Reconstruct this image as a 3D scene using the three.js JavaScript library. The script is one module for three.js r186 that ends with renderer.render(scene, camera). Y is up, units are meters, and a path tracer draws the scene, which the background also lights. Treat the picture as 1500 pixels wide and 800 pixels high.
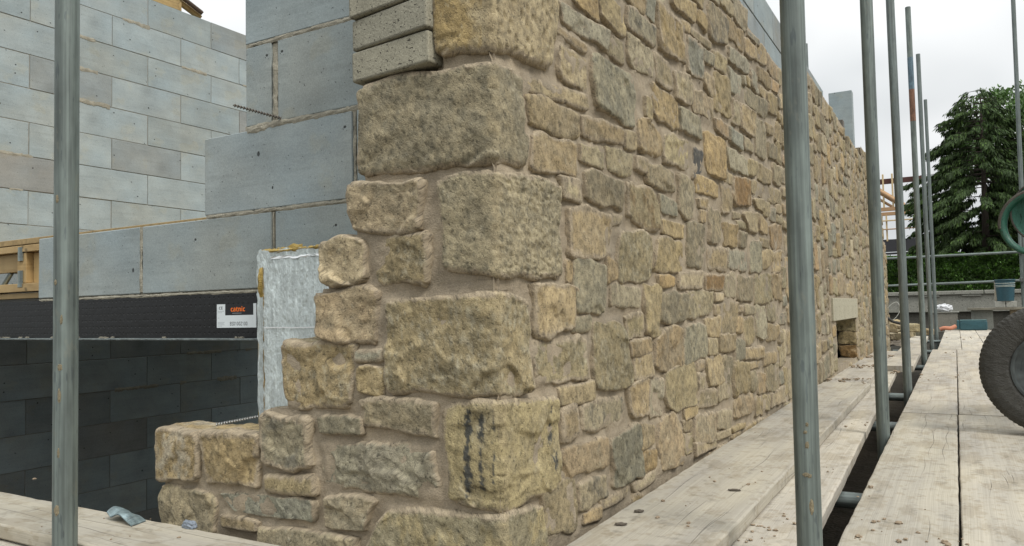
import * as THREE from 'three';
import { mergeGeometries } from 'three/addons/utils/BufferGeometryUtils.js';
import { RoundedBoxGeometry } from 'three/addons/geometries/RoundedBoxGeometry.js';
import { createNoise3D } from 'simplex-noise';

// ---------------------------------------------------------------- camera, sky, sun, exposure
const scene = new THREE.Scene();
const SKYK = 0.84, SUNK = 1.5;   // sky radiance, sun strength (overcast)
const renderer = new THREE.WebGLRenderer({ antialias: true });
renderer.setSize(1024, 546);
renderer.toneMapping = THREE.LinearToneMapping;
renderer.toneMappingExposure = 1.40;
renderer.outputColorSpace = THREE.SRGBColorSpace;
renderer.shadowMap.enabled = true;
const camera = new THREE.PerspectiveCamera(39.36, 1024 / 546, 0.05, 600);
camera.position.set(0, 0.52, 0);
camera.quaternion.setFromRotationMatrix(new THREE.Matrix4().makeBasis(
  new THREE.Vector3(0.86447, -0.02051, -0.50227),
  new THREE.Vector3(0.04255, 0.99857, 0.03245),
  new THREE.Vector3(0.50088, -0.04943, 0.86410)));
camera.updateMatrixWorld();

function rng(seed) { let a = seed >>> 0; return () => { a |= 0; a = a + 0x6D2B79F5 | 0; let t = Math.imul(a ^ a >>> 15, 1 | a); t = t + Math.imul(t ^ t >>> 7, 61 | t) ^ t; return ((t ^ t >>> 14) >>> 0) / 4294967296; }; }
const N3 = createNoise3D(rng(11));
function fbm(x, y, z, o = 4, g = 0.5) { let s = 0, a = 1, n = 0; for (let i = 0; i < o; i++) { s += a * N3(x, y, z); n += a; a *= g; x *= 2.03; y *= 2.03; z *= 2.03; } return s / n; }
const clamp = (x, a = 0, b = 1) => Math.min(b, Math.max(a, x));
const sstep = (a, b, x) => { const t = clamp((x - a) / (b - a)); return t * t * (3 - 2 * t); };
const lerp = (a, b, t) => a + (b - a) * t;

{ // overcast sky: bright white layer with soft grey cloud bellies
  const W = 512, H = 256, d = new Float32Array(W * H * 4);
  for (let j = 0; j < H; j++) for (let i = 0; i < W; i++) {
    const el = ((j + 0.5) / H - 0.5) * Math.PI, az = (i + 0.5) / W * Math.PI * 2;
    const x = Math.cos(el) * Math.cos(az), y = Math.sin(el), z = Math.cos(el) * Math.sin(az);
    const k = 1 / (Math.abs(y) + 0.35);
    const n = fbm(x * k * 1.1 + 3, y * 0.6, z * k * 1.1 + 1, 5), m = fbm(x * k * 2.6 + 9, y, z * k * 2.6, 4);
    const b = (0.90 + 0.30 * n + 0.10 * m) * (0.72 + 1.5 * Math.max(0, y) ** 2); // overcast layer brightens towards the zenith
    const w = clamp(0.5 + n * 0.9);
    const g = y < 0 ? 0.55 : 1;
    const o = (j * W + i) * 4;
    d[o] = SKYK * b * lerp(0.905, 0.985, w) * g; d[o + 1] = SKYK * b * lerp(0.955, 1.0, w) * g; d[o + 2] = SKYK * b * lerp(0.985, 1.005, w) * g; d[o + 3] = 1;
  }
  const t = new THREE.DataTexture(d, W, H, THREE.RGBAFormat, THREE.FloatType);
  t.mapping = THREE.EquirectangularReflectionMapping; t.magFilter = t.minFilter = THREE.LinearFilter; t.wrapS = THREE.RepeatWrapping; t.needsUpdate = true;
  scene.background = t; scene.environment = t; scene.environmentIntensity = 1;
}
const sun = new THREE.DirectionalLight(new THREE.Color(1, 0.965, 0.91), SUNK);
sun.position.set(14, 18, 1.5); sun.target.position.set(-0.5, 0.5, -4);
sun.castShadow = true; sun.shadow.radius = 30; sun.shadow.mapSize.set(2048, 2048);
Object.assign(sun.shadow.camera, { left: -14, right: 14, top: 14, bottom: -14, near: 1, far: 60 });
scene.add(sun, sun.target);

// ---------------------------------------------------------------- helpers
const used = new Map();
function numbered(n) { const k = used.get(n) || 0; used.set(n, k + 1); return k ? `${n}_${String(k).padStart(3, '0')}` : n; }
function tag(o, label, category, group) { o.userData.label = label; o.userData.category = category; if (group) o.userData.group = group; return o; }
function thing(name, label, category, pos = [0, 0, 0], group) { const g = new THREE.Group(); g.name = numbered(name); g.position.set(...pos); scene.add(g); return tag(g, label, category, group); }
function mesh(name, geo, mat, parent) { const m = new THREE.Mesh(geo, mat); m.castShadow = m.receiveShadow = true; m.name = parent === scene ? numbered(name) : name; parent.add(m); return m; }
function single(name, geo, mat, label, category, group, pos) { const m = mesh(name, geo, mat, scene); if (pos) { m.position.set(...pos); m.geometry.translate(-pos[0], -pos[1], -pos[2]); } return tag(m, label, category, group); }
function structure(name, geo, mat) { const m = mesh(name, geo, mat, scene); m.userData.kind = 'structure'; return m; }
const C = (r, g, b) => new THREE.Color().setRGB(r, g, b);
const std = (o) => new THREE.MeshStandardMaterial(Object.assign({ roughness: 0.9, metalness: 0 }, o));
function boxUV(geo, k = 1, ou = 0, ov = 0) { // uv in metres by dominant normal
  const p = geo.attributes.position, n = geo.attributes.normal, uv = new Float32Array(p.count * 2);
  for (let i = 0; i < p.count; i++) {
    const ax = Math.abs(n.getX(i)), ay = Math.abs(n.getY(i)), az = Math.abs(n.getZ(i));
    let u, v; if (ax >= ay && ax >= az) { u = p.getZ(i); v = p.getY(i); } else if (ay >= az) { u = p.getX(i); v = p.getZ(i); } else { u = p.getX(i); v = p.getY(i); }
    uv[i * 2] = u * k + ou; uv[i * 2 + 1] = v * k + ov;
  }
  geo.setAttribute('uv', new THREE.BufferAttribute(uv, 2)); return geo;
}
function rbox(x0, x1, y0, y1, z0, z1, r = 0.003, k = 1, R = null) {
  const w = x1 - x0, h = y1 - y0, d = z1 - z0; r = Math.min(r, w * 0.45, h * 0.45, d * 0.45);
  const g = new RoundedBoxGeometry(w, h, d, 1, r); boxUV(g, k, R ? R() : 0, R ? R() : 0);
  g.translate((x0 + x1) / 2, (y0 + y1) / 2, (z0 + z1) / 2); return g;
}
function bar(a, b, r0, r1 = r0, seg = 10, open = false) { // round bar between two points
  const A = new THREE.Vector3(...a), B = new THREE.Vector3(...b), L = A.distanceTo(B);
  const g = new THREE.CylinderGeometry(r1, r0, L, seg, 1, open);
  const uv = g.attributes.uv; for (let i = 0; i < uv.count; i++) uv.setXY(i, uv.getX(i), uv.getY(i) * L / 1.2);
  g.translate(0, L / 2, 0); g.applyQuaternion(new THREE.Quaternion().setFromUnitVectors(new THREE.Vector3(0, 1, 0), B.clone().sub(A).normalize())); g.translate(...a); return g;
}
function gridGeo(nu, nv, fn, closedU = false) { // fn(i,j) -> {p:[x,y,z], uv:[u,v], c:[r,g,b]}
  const pos = [], uv = [], col = [], idx = [];
  for (let j = 0; j <= nv; j++) for (let i = 0; i <= nu; i++) { const q = fn(i, j); pos.push(...q.p); uv.push(...(q.uv || [0, 0])); if (q.c) col.push(...q.c); }
  for (let j = 0; j < nv; j++) for (let i = 0; i < nu; i++) { const a = j * (nu + 1) + i, b = a + 1, c = a + nu + 1, d = c + 1; idx.push(a, b, d, a, d, c); }
  const g = new THREE.BufferGeometry(); g.setAttribute('position', new THREE.Float32BufferAttribute(pos, 3)); g.setAttribute('uv', new THREE.Float32BufferAttribute(uv, 2));
  if (col.length) g.setAttribute('color', new THREE.Float32BufferAttribute(col, 3));
  g.setIndex(idx); g.computeVertexNormals(); return g;
}

// ---------------------------------------------------------------- textures (surface grain only)
function hash2(x, y, s) { let h = Math.imul(x, 374761393) ^ Math.imul(y, 668265263) ^ Math.imul(s, 2246822519); h = Math.imul(h ^ h >>> 13, 1274126177); return ((h ^ h >>> 16) >>> 0) / 4294967296; }
function pn(x, y, px, py, s) { // periodic value noise 0..1
  const xi = Math.floor(x), yi = Math.floor(y), fx = x - xi, fy = y - yi, u = fx * fx * (3 - 2 * fx), v = fy * fy * (3 - 2 * fy);
  const m = (a, p) => ((a % p) + p) % p, x0 = m(xi, px), x1 = m(xi + 1, px), y0 = m(yi, py), y1 = m(yi + 1, py);
  return lerp(lerp(hash2(x0, y0, s), hash2(x1, y0, s), u), lerp(hash2(x0, y1, s), hash2(x1, y1, s), u), v);
}
function pf(u, v, fx, fy, s, o = 4, g = 0.5) { let t = 0, a = 1, n = 0; for (let i = 0; i < o; i++) { t += a * pn(u * fx, v * fy, fx, fy, s + i * 7); n += a; a *= g; fx *= 2; fy *= 2; } return t / n; }
function tex(w, h, fn, srgb = true) {
  const d = new Uint8Array(w * h * 4);
  for (let j = 0; j < h; j++) for (let i = 0; i < w; i++) { const c = fn((i + 0.5) / w, (j + 0.5) / h, i, j), o = (j * w + i) * 4; const arr = typeof c === 'number' ? [c, c, c] : c; d[o] = clamp(arr[0]) * 255; d[o + 1] = clamp(arr[1]) * 255; d[o + 2] = clamp(arr[2]) * 255; d[o + 3] = 255; }
  const t = new THREE.DataTexture(d, w, h, THREE.RGBAFormat); t.wrapS = t.wrapT = THREE.RepeatWrapping; t.magFilter = THREE.LinearFilter; t.minFilter = THREE.LinearMipmapLinearFilter; t.generateMipmaps = true; if (srgb) t.colorSpace = THREE.SRGBColorSpace; t.needsUpdate = true; return t;
}
// stone grain: sand-grain speckle and small pits (0.3 m repeat)
const grainH = (u, v) => { const a = pf(u, v, 24, 24, 3, 5, 0.62), p = pf(u, v, 90, 90, 40, 2); return { a, p }; };
const stoneMap = tex(1024, 1024, (u, v) => { const { a, p } = grainH(u, v); const sp = pn(u * 300, v * 300, 300, 300, 77), dark = sstep(0.66, 0.8, pf(u, v, 60, 60, 90, 3)); const k = 0.88 + 0.46 * (a - 0.5) + 0.26 * (sp - 0.5) - 0.22 * dark; return [k, k * 0.995, k * 0.985]; });
const stoneBump = tex(1024, 1024, (u, v) => { const { a, p } = grainH(u, v); const pit = sstep(0.62, 0.8, p); return 0.5 + (a - 0.5) * 0.9 + (pn(u * 260, v * 260, 260, 260, 5) - 0.5) * 0.22 - pit * 0.3; }, false);
const mortarMap = tex(512, 512, (u, v) => { const a = pf(u, v, 10, 10, 13, 5), s = pn(u * 220, v * 220, 220, 220, 8); const k = 0.88 + 0.22 * (a - 0.5) + 0.14 * (s - 0.5); return [k, k, k]; });
const mortarBump = tex(512, 512, (u, v) => 0.5 + (pf(u, v, 16, 16, 21, 5, 0.6) - 0.5) + (pn(u * 200, v * 200, 200, 200, 3) - 0.5) * 0.25, false);
// aerated block: even fine grain with small dark pores and pale scuffs (0.7 m repeat)
const pores = []; { const r = rng(5); for (let i = 0; i < 420; i++) pores.push([r(), r(), 0.0008 + 0.0018 * r() * r(), 0.6 + r() * 1.0]); for (let i = 0; i < 10; i++) pores.push([r(), r(), 0.0045 + 0.004 * r(), 0.7 + r() * 0.6]); }
const poreGrid = (() => { const n = 1024, g = new Float32Array(n * n); for (const [x, y, s, asp] of pores) { const R = Math.ceil(s * n * 1.8) + 1, cx = x * n, cy = y * n; for (let j = -R; j <= R; j++) for (let i = -R; i <= R; i++) { const X = Math.round(cx) + i, Y = Math.round(cy) + j, dx = (X - cx) / n, dy = (Y - cy) / n * asp, q = Math.hypot(dx, dy) / s; const v = 1 - sstep(0.6, 1.15, q); const k = ((Y + n) % n) * n + (X + n) % n; if (v > g[k]) g[k] = v; } } return g; })();
const blockMap = tex(1024, 1024, (u, v, i, j) => { const a = pf(u, v, 5, 5, 31, 6, 0.55), f = pn(u * 340, v * 340, 340, 340, 2), st = pf(u, v, 4, 60, 17, 3), h = pf(u, v, 3, 3, 63, 4), buff = sstep(0.62, 0.74, pf(u, v, 7, 7, 71, 5)) * 0.28; const k = 0.91 + 0.2 * (a - 0.5) + 0.10 * (f - 0.5) + 0.05 * (st - 0.5); const p = poreGrid[j * 1024 + i]; const c = [k * (0.97 + 0.07 * h), k, k * (1.03 - 0.07 * h)]; return c.map((x, q) => lerp(lerp(x, x * [1.07, 1.0, 0.9][q], buff), 0.22, p * 0.7)); });
const blockBump = tex(1024, 1024, (u, v, i, j) => 0.72 + 0.25 * (pf(u, v, 40, 40, 51, 4) - 0.5) + 0.12 * (pf(u, v, 4, 60, 17, 3) - 0.5) - 0.6 * poreGrid[j * 1024 + i], false);
// weathered scaffold board: u across, v along (0.25 m x 2.4 m repeat)
function woodFields(seed) {
  const r = rng(seed), cracks = [], knots = [];
  for (let i = 0; i < 11; i++) cracks.push([r(), r(), 0.05 + 0.2 * r() * r(), 0.0016 + 0.0022 * r(), r() * 10]);
  for (let i = 0; i < 7; i++) knots.push([r(), r(), 0.03 + 0.04 * r()]);
  return (u, v) => {
    let w = 0, kd = 0;
    for (const [ku, kv, s] of knots) { let dv = v - kv; dv -= Math.round(dv); let du = u - ku; du -= Math.round(du); const q = Math.hypot(du, dv * 6) / s; w += 0.06 * Math.exp(-q * q) * Math.sign(du || 1); kd = Math.max(kd, 1 - sstep(0.3, 0.6, q)); }
    const uu = u + w + 0.05 * (pf(u, v, 2, 6, seed, 3) - 0.5);
    const g1 = pf(((uu % 1) + 1) % 1, v, 30, 4, seed + 1, 4, 0.6), g2 = pf(((uu % 1) + 1) % 1, v, 120, 10, seed + 2, 2), saw = pf(u, v, 3, 260, seed + 3, 2), big = pf(u, v, 3, 5, seed + 4, 4), dirt = pf(u, v, 8, 70, seed + 5, 5, 0.6);
    let ck = 0; for (const [cu, cv, L, wd, ph] of cracks) { let dv = v - cv; dv -= Math.round(dv); if (Math.abs(dv) > L) continue; const c = cu + 0.02 * Math.sin(v * 30 + ph) + 0.012 * (pn(v * 40, ph, 40, 20, seed) - 0.5); let du = u - c; du -= Math.round(du); ck = Math.max(ck, (1 - sstep(wd * 0.4, wd * 1.3, Math.abs(du))) * (1 - Math.abs(dv) / L)); }
    return { g1, g2, saw, big, dirt, ck, kd };
  };
}
const woods = [1, 2].map(k => {
  const f = woodFields(k * 101), memo = [];
  const map = tex(512, 1536, (u, v) => { const q = f(u, v); memo.push(q); const dk = sstep(0.6, 0.78, q.dirt) * 0.09, k2 = 0.88 + 0.08 * (q.g1 - 0.5) + 0.05 * (q.g2 - 0.5) + 0.03 * (q.saw - 0.5) + 0.14 * (q.big - 0.5) - dk - 0.34 * q.ck - 0.06 * q.kd; const t = q.big, sn = sstep(0.54, 0.68, pf(u, v, 3, 14, k * 31, 6, 0.62)) * 0.085 + sstep(0.60, 0.70, pf(u, v, 10, 90, k * 37, 4, 0.6)) * 0.07; return [k2 * lerp(1.0, 1.015, t) * (1 - sn * 0.85), k2 * lerp(0.985, 0.985, t) * (1 - sn), k2 * lerp(0.955, 0.905, t) * (1 - sn * 1.25)]; });
  let i = 0; const bump = tex(512, 1536, () => { const q = memo[i++]; return 0.6 + 0.3 * (q.g1 - 0.5) + 0.25 * (q.g2 - 0.5) + 0.08 * (q.saw - 0.5) - 0.6 * q.ck; }, false);
  return { map, bump };
});
const steelMap = tex(256, 1024, (u, v) => { const a = pf(u, v, 14, 3, 5, 4, 0.6), b = pf(u, v, 5, 12, 8, 5, 0.6), s = sstep(0.66, 0.74, pf(u, v, 6, 20, 44, 5, 0.6)), sc = sstep(0.70, 0.78, pf(u, v, 20, 20, 46, 4)); const k = 0.80 + 0.5 * (a - 0.5) + 0.3 * (b - 0.5) + 0.22 * (pf(u, v, 40, 3, 15, 3, 0.6) - 0.5); return [lerp(k * 0.95, 0.95, s * 0.25) - sc * 0.12, lerp(k, 0.93, s * 0.22) - sc * 0.12, lerp(k * 0.995, 0.85, s * 0.22) - sc * 0.1]; });
const steelBump = tex(256, 1024, (u, v) => 0.5 + 0.6 * (pf(u, v, 10, 26, 6, 5, 0.6) - 0.5), false);
const concMap = tex(512, 512, (u, v) => { const a = pf(u, v, 6, 6, 61, 6, 0.6), s = pn(u * 190, v * 190, 190, 190, 9), p = sstep(0.74, 0.82, pf(u, v, 60, 60, 65, 2)); const k = 0.88 + 0.2 * (a - 0.5) + 0.2 * (s - 0.5) - p * 0.35; return [k, k * 0.995, k * 0.97]; });
const concBump = tex(512, 512, (u, v) => 0.6 + 0.4 * (pf(u, v, 50, 50, 66, 4, 0.6) - 0.5) - 0.5 * sstep(0.74, 0.82, pf(u, v, 60, 60, 65, 2)), false);
const foilMap = tex(512, 512, (u, v) => { const a = pf(u, v, 90, 8, 73, 4, 0.65), b = pf(u, v, 6, 4, 75, 4), c = sstep(0.6, 0.72, pf(u, v, 60, 14, 79, 4, 0.6)); const k = 0.82 + 0.2 * (a - 0.5) + 0.14 * (b - 0.5) + 0.08 * c; return [k * 0.97, k, k * 1.0]; });
const foilBump = tex(512, 512, (u, v) => pf(u, v, 40, 20, 83, 5, 0.6), false);
const foilRough = tex(256, 256, (u, v) => { const k = 0.42 + 0.35 * pf(u, v, 50, 12, 73, 4, 0.65); return [k, k, k]; }, false);
// ---------------------------------------------------------------- the stone wall: outer leaf of the corner
const WX = -0.735, ZF = -1.21;            // face planes: long side (x = WX), short side (z = ZF)
const stoneWall = thing('stone_wall', 'buff rubble stone wall with large squared corner stones, half built', 'stone wall', [WX, 0, ZF]);
const MORTAR = [0.388, 0.320, 0.226];
// tone: base, second colour, share of second, dark fleck amount, pale fleck amount, split roughness
const TONES = {
  b: [[.335, .268, .160], [.260, .215, .140], .45, .12, .10, 1.0], g: [[.262, .238, .170], [.180, .172, .132], .5, .28, .12, .8],
  h: [[.315, .285, .200], [.235, .218, .160], .5, .30, .15, .7], k: [[.365, .312, .205], [.300, .250, .160], .4, .18, .10, .7],
  m: [[.295, .245, .140], [.225, .195, .120], .45, .22, .42, 1.0], s: [[.315, .270, .145], [.265, .232, .140], .4, .10, .16, 1.0],
  q: [[.300, .258, .140], [.195, .188, .132], .55, .20, .14, .8], v: [[.325, .262, .178], [.255, .218, .158], .45, .12, .12, .9],
  y: [[.322, .262, .142], [.255, .212, .122], .5, .14, .12, 1.0], u: [[.265, .268, .222], [.215, .218, .190], .45, .18, .14, 1.1],
  d: [[.275, .252, .185], [.080, .088, .090], .36, .30, .16, .8], w: [[.350, .265, .130], [.420, .385, .320], .36, .12, .30, .8],
  o: [[.355, .262, .122], [.285, .212, .108], .45, .14, .10, 1.0], p: [[.410, .365, .265], [.330, .290, .205], .4, .10, .20, .9],
  r: [[.345, .235, .120], [.285, .215, .140], .5, .12, .10, .9], n: [[.215, .130, .052], [.290, .215, .125], .35, .20, .08, .9],
  x: [[.055, .060, .066], [.090, .090, .088], .4, .25, .22, .9], z: [[.290, .238, .140], [.185, .118, .048], .42, .20, .06, .8],
};
for (const k in TONES) { const t = TONES[k], mix = 'xn'.includes(k) ? 0.06 : 0.36; for (const i of [0, 1]) t[i] = t[i].map((v, c) => lerp(v, [.325, .278, .182][c], mix) * [1.30, 1.255, 1.17][c]); }
const cellR = (a, b, c, s) => hash2(a * 7919 + c * 104729, b * 15485863, s);
function facet(x, y, z, k, s) { // fractured planes: every cell of a jittered lattice has its own tilt, cells meet in short ramps
  x *= k; y *= k; z *= k; const xi = Math.floor(x), yi = Math.floor(y), zi = Math.floor(z); let sw = 0, sv = 0;
  for (let c = -1; c <= 1; c++) for (let b = -1; b <= 1; b++) for (let a = -1; a <= 1; a++) {
    const X = xi + a, Y = yi + b, Z = zi + c, dx = x - X - cellR(X, Y, Z, s), dy = y - Y - cellR(X, Y, Z, s + 1), dz = z - Z - cellR(X, Y, Z, s + 2);
    const q = dx * dx + dy * dy * 1.56 + dz * dz; if (q > 1.6) continue; const w = Math.exp(-22 * q);
    sw += w; sv += w * (((cellR(X, Y, Z, s + 3) - 0.5) * dx + (cellR(X, Y, Z, s + 4) - 0.5) * dy * 1.3 + (cellR(X, Y, Z, s + 5) - 0.5) * dz) * 1.5 + (cellR(X, Y, Z, s + 6) - 0.5) * 0.55);
  }
  return sw > 0 ? sv / sw : 0;
}
function stoneColor(p, T, S, e, em, k, fu, fv) { // p in metres, S seed, e distance to the outline, em smear width
  const [base, sec, share, dk, pl] = T; const x = p[0] + S * 3.1, y = p[1] + S * 1.7, z = p[2];
  const n1 = fbm(x * 9, y * 9, z * 9, 4, 0.55), n2 = fbm(x * 26 + 7, y * 20, z * 26, 4, 0.6), n3 = fbm(x * 70, y * 70, z * 70 + 4, 3, 0.6);
  let t = sstep(1 - share * 1.15 - 0.12, 1 - share * 1.15 + 0.22, 0.5 + 0.62 * n1 + 0.28 * n2);
  let c = [0, 1, 2].map(i => lerp(base[i], sec[i], t) * (1 + 0.16 * n2 + 0.10 * n3 + 0.08 * fbm(x * 4, y * 4, z * 4, 2)));
  if (k === 's') { // black weathering runs in a few vertical tracks, pale paint-like crust beside them
    const tr = Math.max(1 - Math.abs(fu + 0.52 + 0.06 * n2) / 0.16, 1 - Math.abs(fu + 0.27 + 0.05 * n2) / 0.11, (1 - Math.abs(fu + 0.06) / 0.045) * (fv > -0.55 ? 1 : 0), (1 - Math.abs(fu - 0.80) / 0.08) * 0.85);
    const m = sstep(0.34, 0.60, tr * 0.62 + n2 * 0.75 + n3 * 0.4 - Math.max(0, -fv - 0.55) * 1.4 - Math.max(0, fv - 0.7) * 2); c = c.map((q, i) => lerp(q, [.045, .052, .055][i], m * 0.9));
  }
  if (k === 'k' && fu < -0.1) { const m = sstep(-0.2, 0.35, n1 + 0.15) * 0.7; c = c.map((q, i) => lerp(q, [.40, .285, .11][i], m)); }
  const dm = sstep(0.52 - dk * 0.9, 0.78 - dk * 0.6, 0.42 * n3 + 0.5 * n2 + 0.28); c = c.map((q, i) => q * lerp(1, [.42, .44, .46][i], dm * (0.35 + dk)));
  const pm = sstep(0.56 - pl * 0.6, 0.82 - pl * 0.5, 0.30 + 0.5 * fbm(x * 48 + 30, y * 34, z * 48, 4, 0.65) + 0.22 * n1); c = c.map((q, i) => lerp(q, [.50, .46, .34][i], pm * 0.6));
  if (em > 0) { const m = sstep(0.9, 0.35, e / em + 0.55 * n2 + 0.25 * n3 - 0.1); c = c.map((q, i) => lerp(q, MORTAR[i] * (1 + 0.08 * n3), m * 0.9)); }
  return c;
}
const eyeDist = (x, y, z) => Math.hypot(x, y - 0.52, z);
const axisPts = (L, cell, cap) => { const n = clamp(Math.ceil(L / cell), 4, cap), a = []; for (let i = 0; i <= n; i++) { const t = i / n; a.push(lerp(t, 0.5 - 0.5 * Math.cos(Math.PI * t), 0.55) * 2 - 1); } return a; };
// one stone: quad = 4 corners (TL, TR, BR, BL) in face coordinates, map(a, b, h) -> world, h outward
function stoneGeo(quad, map, k, seed, o = {}) {
  const R = rng(seed * 977 + 13), T0 = TONES[k], lum = lerp(0.80, 1.14, R()), wm = lerp(0.94, 1.05, R()), T = [T0[0].map((v, i) => v * lum * [wm, 1, 2 - wm][i]), T0[1].map((v, i) => v * lum * [wm, 1, 2 - wm][i]), ...T0.slice(2)], gw = o.grow ?? 0.0085; let [A, B, D, E] = quad; A = [A[0] - gw, A[1] + gw]; B = [B[0] + gw, B[1] + gw]; D = [D[0] + gw, D[1] - gw]; E = [E[0] - gw, E[1] - gw];
  { const jt = Math.min(0.014, 0.09 * Math.min(Math.abs(B[0] - A[0]), Math.abs(A[1] - E[1]))) * (o.jit ?? 1), J = rng(seed * 53 + 1), f = (P) => [P[0] + (J() - 0.5) * 2 * jt, P[1] + (J() - 0.5) * 2 * jt]; A = f(A); B = f(B); D = f(D); E = f(E); }
  const w = (Math.hypot(B[0] - A[0], B[1] - A[1]) + Math.hypot(D[0] - E[0], D[1] - E[1])) / 2, h = (Math.hypot(A[0] - E[0], A[1] - E[1]) + Math.hypot(B[0] - D[0], B[1] - D[1])) / 2;
  const ctr = map((A[0] + B[0] + D[0] + E[0]) / 4, (A[1] + B[1] + D[1] + E[1]) / 4, 0), dist = eyeDist(...ctr);
  const cell = o.cell || Math.max(0.0032, 0.0023 * dist), us = axisPts(w, cell * (o.fore || 1), 110), vs = axisPts(h, cell, 80);
  const H = o.H ?? lerp(0.003, 0.010, R()), back = o.back ?? 0.016, r = Math.min(Math.min(w, h) * 0.3, lerp(0.007, 0.019, R() * R())) * (o.round || 1), pw = lerp(4.5, 13, R());
  const amp = Math.min(1, Math.min(w, h) / 0.1) * T[5] * (o.rough || 1), tu = (R() - 0.5) * 0.06, tv = (R() - 0.5) * 0.07, wob = Math.min(0.010, Math.min(w, h) * 0.10), em = o.smear ?? lerp(0.005, 0.028, R() * R());
  const skirt = o.skirt || 1, nu = us.length - 1, nv = vs.length - 1, ou = R() * 5, ov = R() * 5, fk = lerp(13, 24, R()), sz = R() * 50;
  const surf = (u, v) => {
    const mx = Math.max(Math.abs(u), Math.abs(v)) || 1e-6, s = mx / Math.pow(Math.pow(Math.abs(u), pw) + Math.pow(Math.abs(v), pw), 1 / pw); const U = u * Math.min(1, s), V = v * Math.min(1, s);
    const tu1 = (U + 1) / 2, tv1 = (1 - V) / 2;
    let a = lerp(lerp(A[0], B[0], tu1), lerp(E[0], D[0], tu1), tv1), b = lerp(lerp(A[1], B[1], tu1), lerp(E[1], D[1], tu1), tv1);
    const g = mx ** 3; const da = wob * g * (N3(a * 8, b * 8, sz) + 0.22 * N3(a * 30, b * 30, sz)), db = wob * g * (N3(a * 8 + 40, b * 8, sz) + 0.22 * N3(a * 30, b * 30 + 9, sz)); a += da; b += db;
    const eu = (1 - Math.abs(u)) * w / 2, ev = (1 - Math.abs(v)) * h / 2, ex = 1 - clamp(eu / r), ey = 1 - clamp(ev / r);
    const he = Math.sqrt(Math.max(0, 1 - (ex * ex + ey * ey))), e = Math.min(eu, ev);
    const wx = 0.02 * fbm(a * 18, b * 18, sz + 5, 2); let n = 0.014 * facet(a + sz + wx, b + wx * 0.6, sz, fk * 0.62, seed % 97) + 0.0036 * facet(a + wx, b + sz, sz, fk * 2.0, 31) + 0.005 * fbm(a * 9, b * 9, sz, 2) + 0.0010 * fbm(a * 55, b * 55, sz, 3, 0.6);
    if (k === 'h') n = 0.4 * n - 0.0045 * sstep(0.1, 0.7, N3(a * 32, b * 75, sz)) + 0.003 * fbm(a * 90, b * 90, sz, 2);
    if (k === 'k') n = 0.7 * n - 0.006 * sstep(0.25, 0.6, N3(a * 55, b * 34, sz));
    let hh = -back + (H + back) * Math.pow(he, 0.5) + (n * amp + tu * (a - (A[0] + D[0]) / 2) + tv * (b - (A[1] + D[1]) / 2)) * Math.min(1, he * 1.3);
    if (o.post) hh = o.post(a, b, hh);
    return { a, b, h: hh, e, U, V };
  };
  const pos = [], uv = [], col = [], idx = [];
  const push = (q, hOver) => { const hq = hOver ?? q.h, P = map(q.a, q.b, hq); pos.push(...P); uv.push((q.a + hq * 0.8) / 0.3 + ou, (q.b + hq * 0.8) / 0.3 + ov); col.push(...stoneColor([q.a, q.b, hq], T, seed % 53, q.e, em, k, q.U, q.V)); };
  for (let j = 0; j <= nv; j++) for (let i = 0; i <= nu; i++) push(surf(us[i], vs[nv - j]));
  const id = (i, j) => j * (nu + 1) + i;
  for (let j = 0; j < nv; j++) for (let i = 0; i < nu; i++) { const a = id(i, j), b = id(i + 1, j), c = id(i, j + 1), d = id(i + 1, j + 1); idx.push(a, c, d, a, d, b); }
  // sides run back into the wall
  const ring = []; for (let i = 0; i <= nu; i++) ring.push([us[i], vs[nv], id(i, 0)]); for (let j = 1; j <= nv; j++) ring.push([us[nu], vs[nv - j], id(nu, j)]); for (let i = nu - 1; i >= 0; i--) ring.push([us[i], vs[0], id(i, nv)]); for (let j = nv - 1; j >= 1; j--) ring.push([us[0], vs[nv - j], id(0, j)]);
  let prev = ring.map(q => q[2]); const depth = o.depth || 0.05;
  for (let s = 1; s <= skirt; s++) { const cur = []; for (const [u, v] of ring) { const q = surf(u, v); const dd = -back - (depth - back) * s / skirt; q.b += (o.depth ? 0.004 : 0) * N3(q.a * 20, dd * 25, sz + 3) * Math.sign(v); q.e = 0.05; cur.push(pos.length / 3); push(q, dd); } for (let i = 0; i < ring.length; i++) { const n = (i + 1) % ring.length; idx.push(prev[i], cur[n], cur[i], prev[i], prev[n], cur[n]); } prev = cur; }
  const g = new THREE.BufferGeometry(); g.setAttribute('position', new THREE.Float32BufferAttribute(pos, 3)); g.setAttribute('uv', new THREE.Float32BufferAttribute(uv, 2)); g.setAttribute('color', new THREE.Float32BufferAttribute(col, 3)); g.setIndex(idx); g.computeVertexNormals(); return g;
}
const stoneMat = std({ vertexColors: true, map: stoneMap, bumpMap: stoneBump, bumpScale: 0.0020, roughness: 0.93 });
const mapR = (a, b, h) => [WX + h, b, -a], mapL = (a, b, h) => [a, b, ZF + h];
const rel = (g) => { g.translate(-WX, 0, -ZF); return g; };      // the wall group stands at the corner
const parse = (s) => { const p = s.split(' '); const n = p.slice(1).map(Number); return [p[0], n]; };
const quad4 = (n) => [[n[0], n[1]], [n[2], n[3]], [n[4], n[5]], [n[6], n[7]]];
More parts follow.
